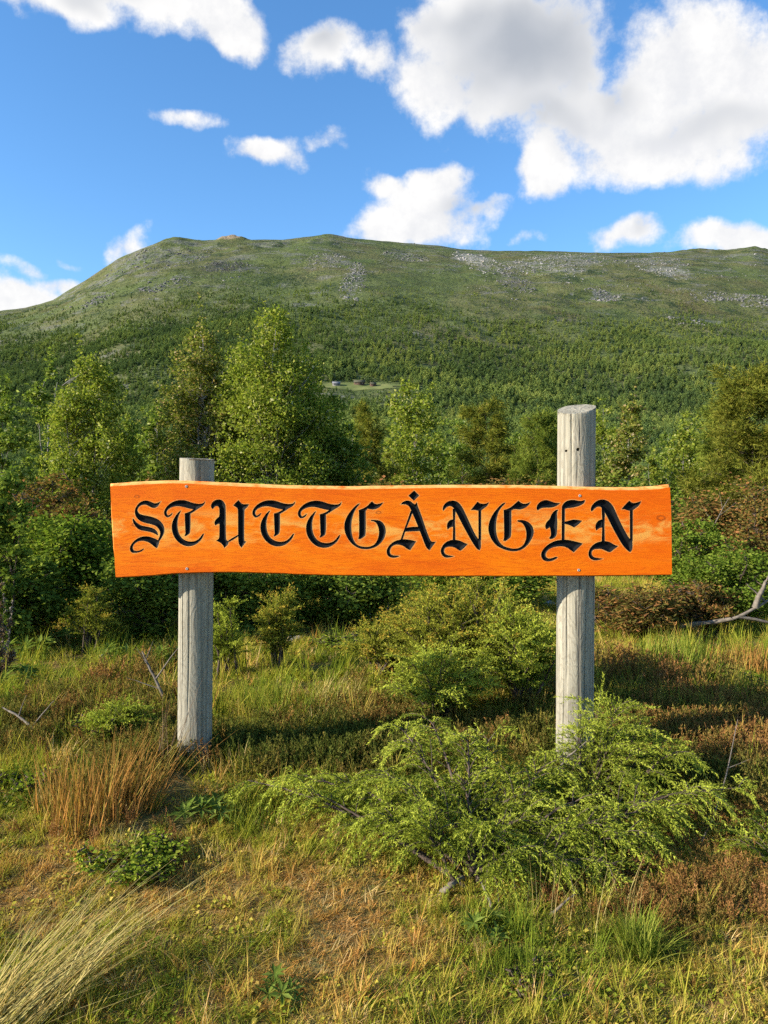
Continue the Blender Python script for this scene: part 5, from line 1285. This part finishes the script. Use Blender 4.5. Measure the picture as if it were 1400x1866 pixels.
tussock(1350, 1225, 300, .28, .24, 0.0036, 12, M_REDGRASS, 'rusty grass clump at the right picture edge', (.05, 0), .4, .3)
tussock(1060, 1660, 60, .26, .20, 0.0009, 13, M_STRAW, 'thin dry stalks in the dark hollow under the juniper', (.1, 0), .3, .5)
tussock(300, 1400, 26, .46, .05, 0.0018, 15, M_TWIGP, 'few seeding stalks crossing the shorter post', (.22, -.1), .5, .25)
tussock(860, 1700, 60, .13, .05, 0.0018, 16, M_GREENG, 'small green tuft beside the lupin below the juniper', (0, 0), .6, .5)
tussock(455, 1500, 200, .12, .10, 0.0019, 17, M_GREENG, 'green tuft in front of the left juniper spray', (.05, 0), .6, .4)
tussock(730, 1580, 140, .10, .06, 0.0019, 18, M_GREENG, 'green tuft below the left juniper spray', (.05, 0), .6, .5)

# ------------------------------------------------------------------ ground cover (nobody could count it)
GRASS_STOPS = [(.0, (.080, .120, .018)), (.22, (.150, .190, .024)), (.42, (.26, .245, .038)), (.58, (.37, .28, .085)), (.76, (.34, .165, .045)), (1., (.50, .39, .20))]
M_GRASS = leaf_mat('grass_blades', GRASS_STOPS, .3, tint=True)
HEATH_STOPS = [(.0, (.038, .054, .014)), (.3, (.080, .098, .022)), (.55, (.14, .115, .034)), (.8, (.21, .105, .042)), (1., (.28, .15, .07))]
M_HEATH = leaf_mat('heather_sprigs', HEATH_STOPS, .2, tint=True)
def cover():
    rng = np.random.default_rng(77)
    # kinds of tuft
    short = [acc_obj('grass_kind_%02d' % i, blades(np.random.default_rng(500 + i), 20, .075, .035, .0023, .8, (rng.normal(0, .15), rng.normal(0, .15)), 3, .7), M_GRASS, link=False) for i in range(6)]
    longg = [acc_obj('grass_kind_%02d' % (6 + i), blades(np.random.default_rng(540 + i), 16, .21, .04, .0020, .5, (rng.normal(.05, .15), rng.normal(0, .1)), 4, .4), M_GRASS, link=False) for i in range(5)]
    moss = [acc_obj('grass_kind_%02d' % (11 + i), blades(np.random.default_rng(560 + i), 34, .028, .04, .0018, .9, (0, 0), 2, 1.3), M_GRASS, link=False) for i in range(3)]
    strw = [acc_obj('grass_kind_%02d' % (14 + i), blades(np.random.default_rng(580 + i), 12, .045, .05, .0016, .1, (0, 0), 2, 3.0), M_GRASS, link=False) for i in range(3)]
    flat = []
    for i in range(3):
        r = np.random.default_rng(590 + i); a_ = Acc(); m_ = 16; th = r.uniform(0, 6.28, m_)
        D_ = np.stack([np.cos(th), np.sin(th), r.uniform(.1, .9, m_)], 1)
        P_ = np.stack([r.normal(0, .022, m_), r.normal(0, .022, m_), r.uniform(.004, .035, m_)], 1)
        stamp(a_, LEAF[0], LEAF[1], frames(D_, r, .5), r.uniform(.014, .030, m_), P_)
        flat.append(acc_obj('grass_kind_%02d' % (17 + i), a_, M_GRASS, link=False))
    # heather: upright sprigs set with tiny leaves
    hea = []
    for i in range(5):
        r = np.random.default_rng(600 + i); P, D, S = [], [], []; st = Acc()
        for k in range(16):
            b = np.array([r.normal(0, .035), r.normal(0, .035), 0]); a = r.uniform(0, 6.28); h = r.uniform(.08, .17)
            d = np.array([math.cos(a) * .35, math.sin(a) * .35, 1.0]); d /= np.linalg.norm(d)
            tube(st, np.array([b, b + d * h]), [.0012, .0007], 3, False)
            for q in range(18):
                s = r.uniform(.2, 1.02); P.append(b + d * h * s); D.append(d + r.normal(0, .45, 3)); S.append(r.uniform(.012, .022))
        stamp(st, LONGLEAF[0], LONGLEAF[1], frames(np.array(D), r), np.array(S), np.array(P))
        hea.append(acc_obj('heather_kind_%02d' % i, st, M_HEATH, link=False))
    def cand(N, y0, y1):
        y = np.sqrt(rng.uniform((y0 + 1.5) ** 2, (y1 + 1.5) ** 2, N)) - 1.5
        x = rng.uniform(-1, 1, N) * (.80 * y + .9); return x, y
    x1, y1 = cand(60000, 1.1, 4.6); x2, y2 = cand(36000, 4.6, 12.5)
    x = np.concatenate([x1, x2]); y = np.concatenate([y1, y2]); n = len(x)
    z = gh(x, y)
    px = 700 + x / y * F; py = 900 - (z - 1.55) / y * F
    def zone(cx, cy, rx, ry):                      # patches of plant cover, fixed to the ground where they grow
        c = ground_at(cx, cy); e = ground_at(cx, cy - ry); w_ = rx / F * c[1]; d_ = abs(e[1] - c[1]) + .03
        return np.exp(-((x - c[0]) / w_) ** 2 - ((y - c[1]) / d_) ** 2)
    n1 = fbm(x * 2.2, y * 2.2, 81, 3); n2 = fbm(x * 6, y * 6, 83, 2); n3 = fbm(x * .8, y * .8, 85, 2)
    red = (1.0 + 1.2 * n2) * zone(600, 1690, 200, 120) + .6 * zone(300, 1640, 180, 80) + .5 * zone(90, 1640, 120, 80) + .5 * zone(1330, 1540, 80, 80)
    straw = .7 * zone(1000, 1800, 250, 50) + .8 * zone(1330, 1740, 120, 90) + .5 * zone(300, 1560, 100, 40) + .5 * zone(60, 1600, 90, 60) + .4 * zone(470, 1600, 120, 40)
    green = zone(900, 1760, 250, 80) + zone(500, 1530, 110, 50) + zone(520, 1260, 150, 45) + .8 * zone(1250, 1180, 160, 40) + .8 * zone(250, 1200, 200, 50) + .6 * zone(820, 1660, 100, 50) + .7 * zone(400, 1800, 200, 60) + zone(30, 1420, 60, 60)
    heath = .85 * zone(1220, 1290, 260, 80) + 1.2 * zone(600, 1378, 240, 40) + (.12 + .2 * np.clip(n1, 0, 1)) * (py > 1480) + .6 * zone(1300, 1420, 160, 80) + .8 * zone(700, 1330, 160, 45) + .7 * zone(250, 1420, 120, 40) + .7 * zone(1250, 1650, 200, 40) + .6 * zone(100, 1300, 120, 50) + 1.0 * zone(300, 1300, 60, 40) + zone(250, 1240, 60, 25)
    tint = .37 + .24 * n1 + .15 * n2 + .34 * np.clip(red, 0, 1) - .17 * np.clip(green, 0, 1) + .16 * np.clip(straw, 0, 1) + rng.normal(0, .09, n)
    dead = rng.uniform(size=n) < .10; tint = np.where(dead, rng.uniform(.62, 1, n), tint)
    far = y > 4.6
    ish = rng.uniform(size=n) < np.clip(heath * .55 - .10 + .25 * n3 * far, 0, .62)
    low = rng.uniform(size=n) < np.clip(.36 + .7 * red - .3 * green, .05, .93)
    tall = (rng.uniform(size=n) < np.where(py < 1330, .15, .03) + .15 * np.clip(green, 0, 1)) & ~low
    idx = np.where(tall, rng.integers(6, 11, n), rng.integers(0, 6, n)); idx = np.where(low & (y < 4.6), rng.integers(11, 14, n), idx)
    lie = (rng.uniform(size=n) < .16) & (py > 1380); idx = np.where(lie, rng.integers(14, 17, n), idx); tint = np.where(lie, rng.uniform(.55, 1, n), tint)
    lf = (rng.uniform(size=n) < .15 + .2 * np.clip(n3, 0, 1)) & ~lie & (rng.uniform(size=n) > red); idx = np.where(lf, rng.integers(17, 20, n), idx); tint = np.where(lf, np.clip(tint * .75, .02, .5), tint)
    scl = rng.uniform(.6, 1.25, n) * np.where(far, 1.3, 1.0) * np.where(py > 1480, .58, .85)
    # bare places of litter and moss near the front
    keep = (rng.uniform(size=n) < np.where(far, .75, np.clip(.97 - .25 * sstep(.1, .5, n3 + .5 * n2), .4, 1)))
    for qx, qy in ((-.887, 3.63), (.86, 3.63)): keep &= ~((np.abs(x - qx) < .13) & (y > qy - .75) & (y < qy + .1) & (rng.uniform(size=n) < .8))
    # the roots of the juniper and the post feet stay open
    rot = np.stack([rng.normal(0, .14, n), rng.normal(0, .14, n), rng.uniform(0, 6.28, n)], 1)
    P = np.stack([x, y, z - .004], 1)
    k = keep & ~ish
    scatter('grass', P[k], rot[k], scl[k], idx[k], np.clip(tint[k], 0, 1), short + longg + moss + strw + flat, 'mixed green, straw and rust coloured grass covering the ground', 'grass')
    k = keep & ish
    ht = .50 + .22 * (py > 1480) + .25 * n1 + .2 * np.clip(zone(1250, 1260, 200, 60) + zone(250, 1240, 60, 25), 0, 1) - .25 * np.clip(zone(620, 1380, 250, 40), 0, 1) + rng.normal(0, .13, n)
    scatter('heather', P[k], rot[k], rng.uniform(.55, 1.1, n)[k] * np.where(far, 1.4, np.where(py > 1480, .5, .85))[k], rng.integers(0, 5, n)[k], np.clip(ht[k], 0, 1), hea, 'brown and dark green heather carpet between the grass', 'heather')
    print('COVER', keep.sum())
cover()
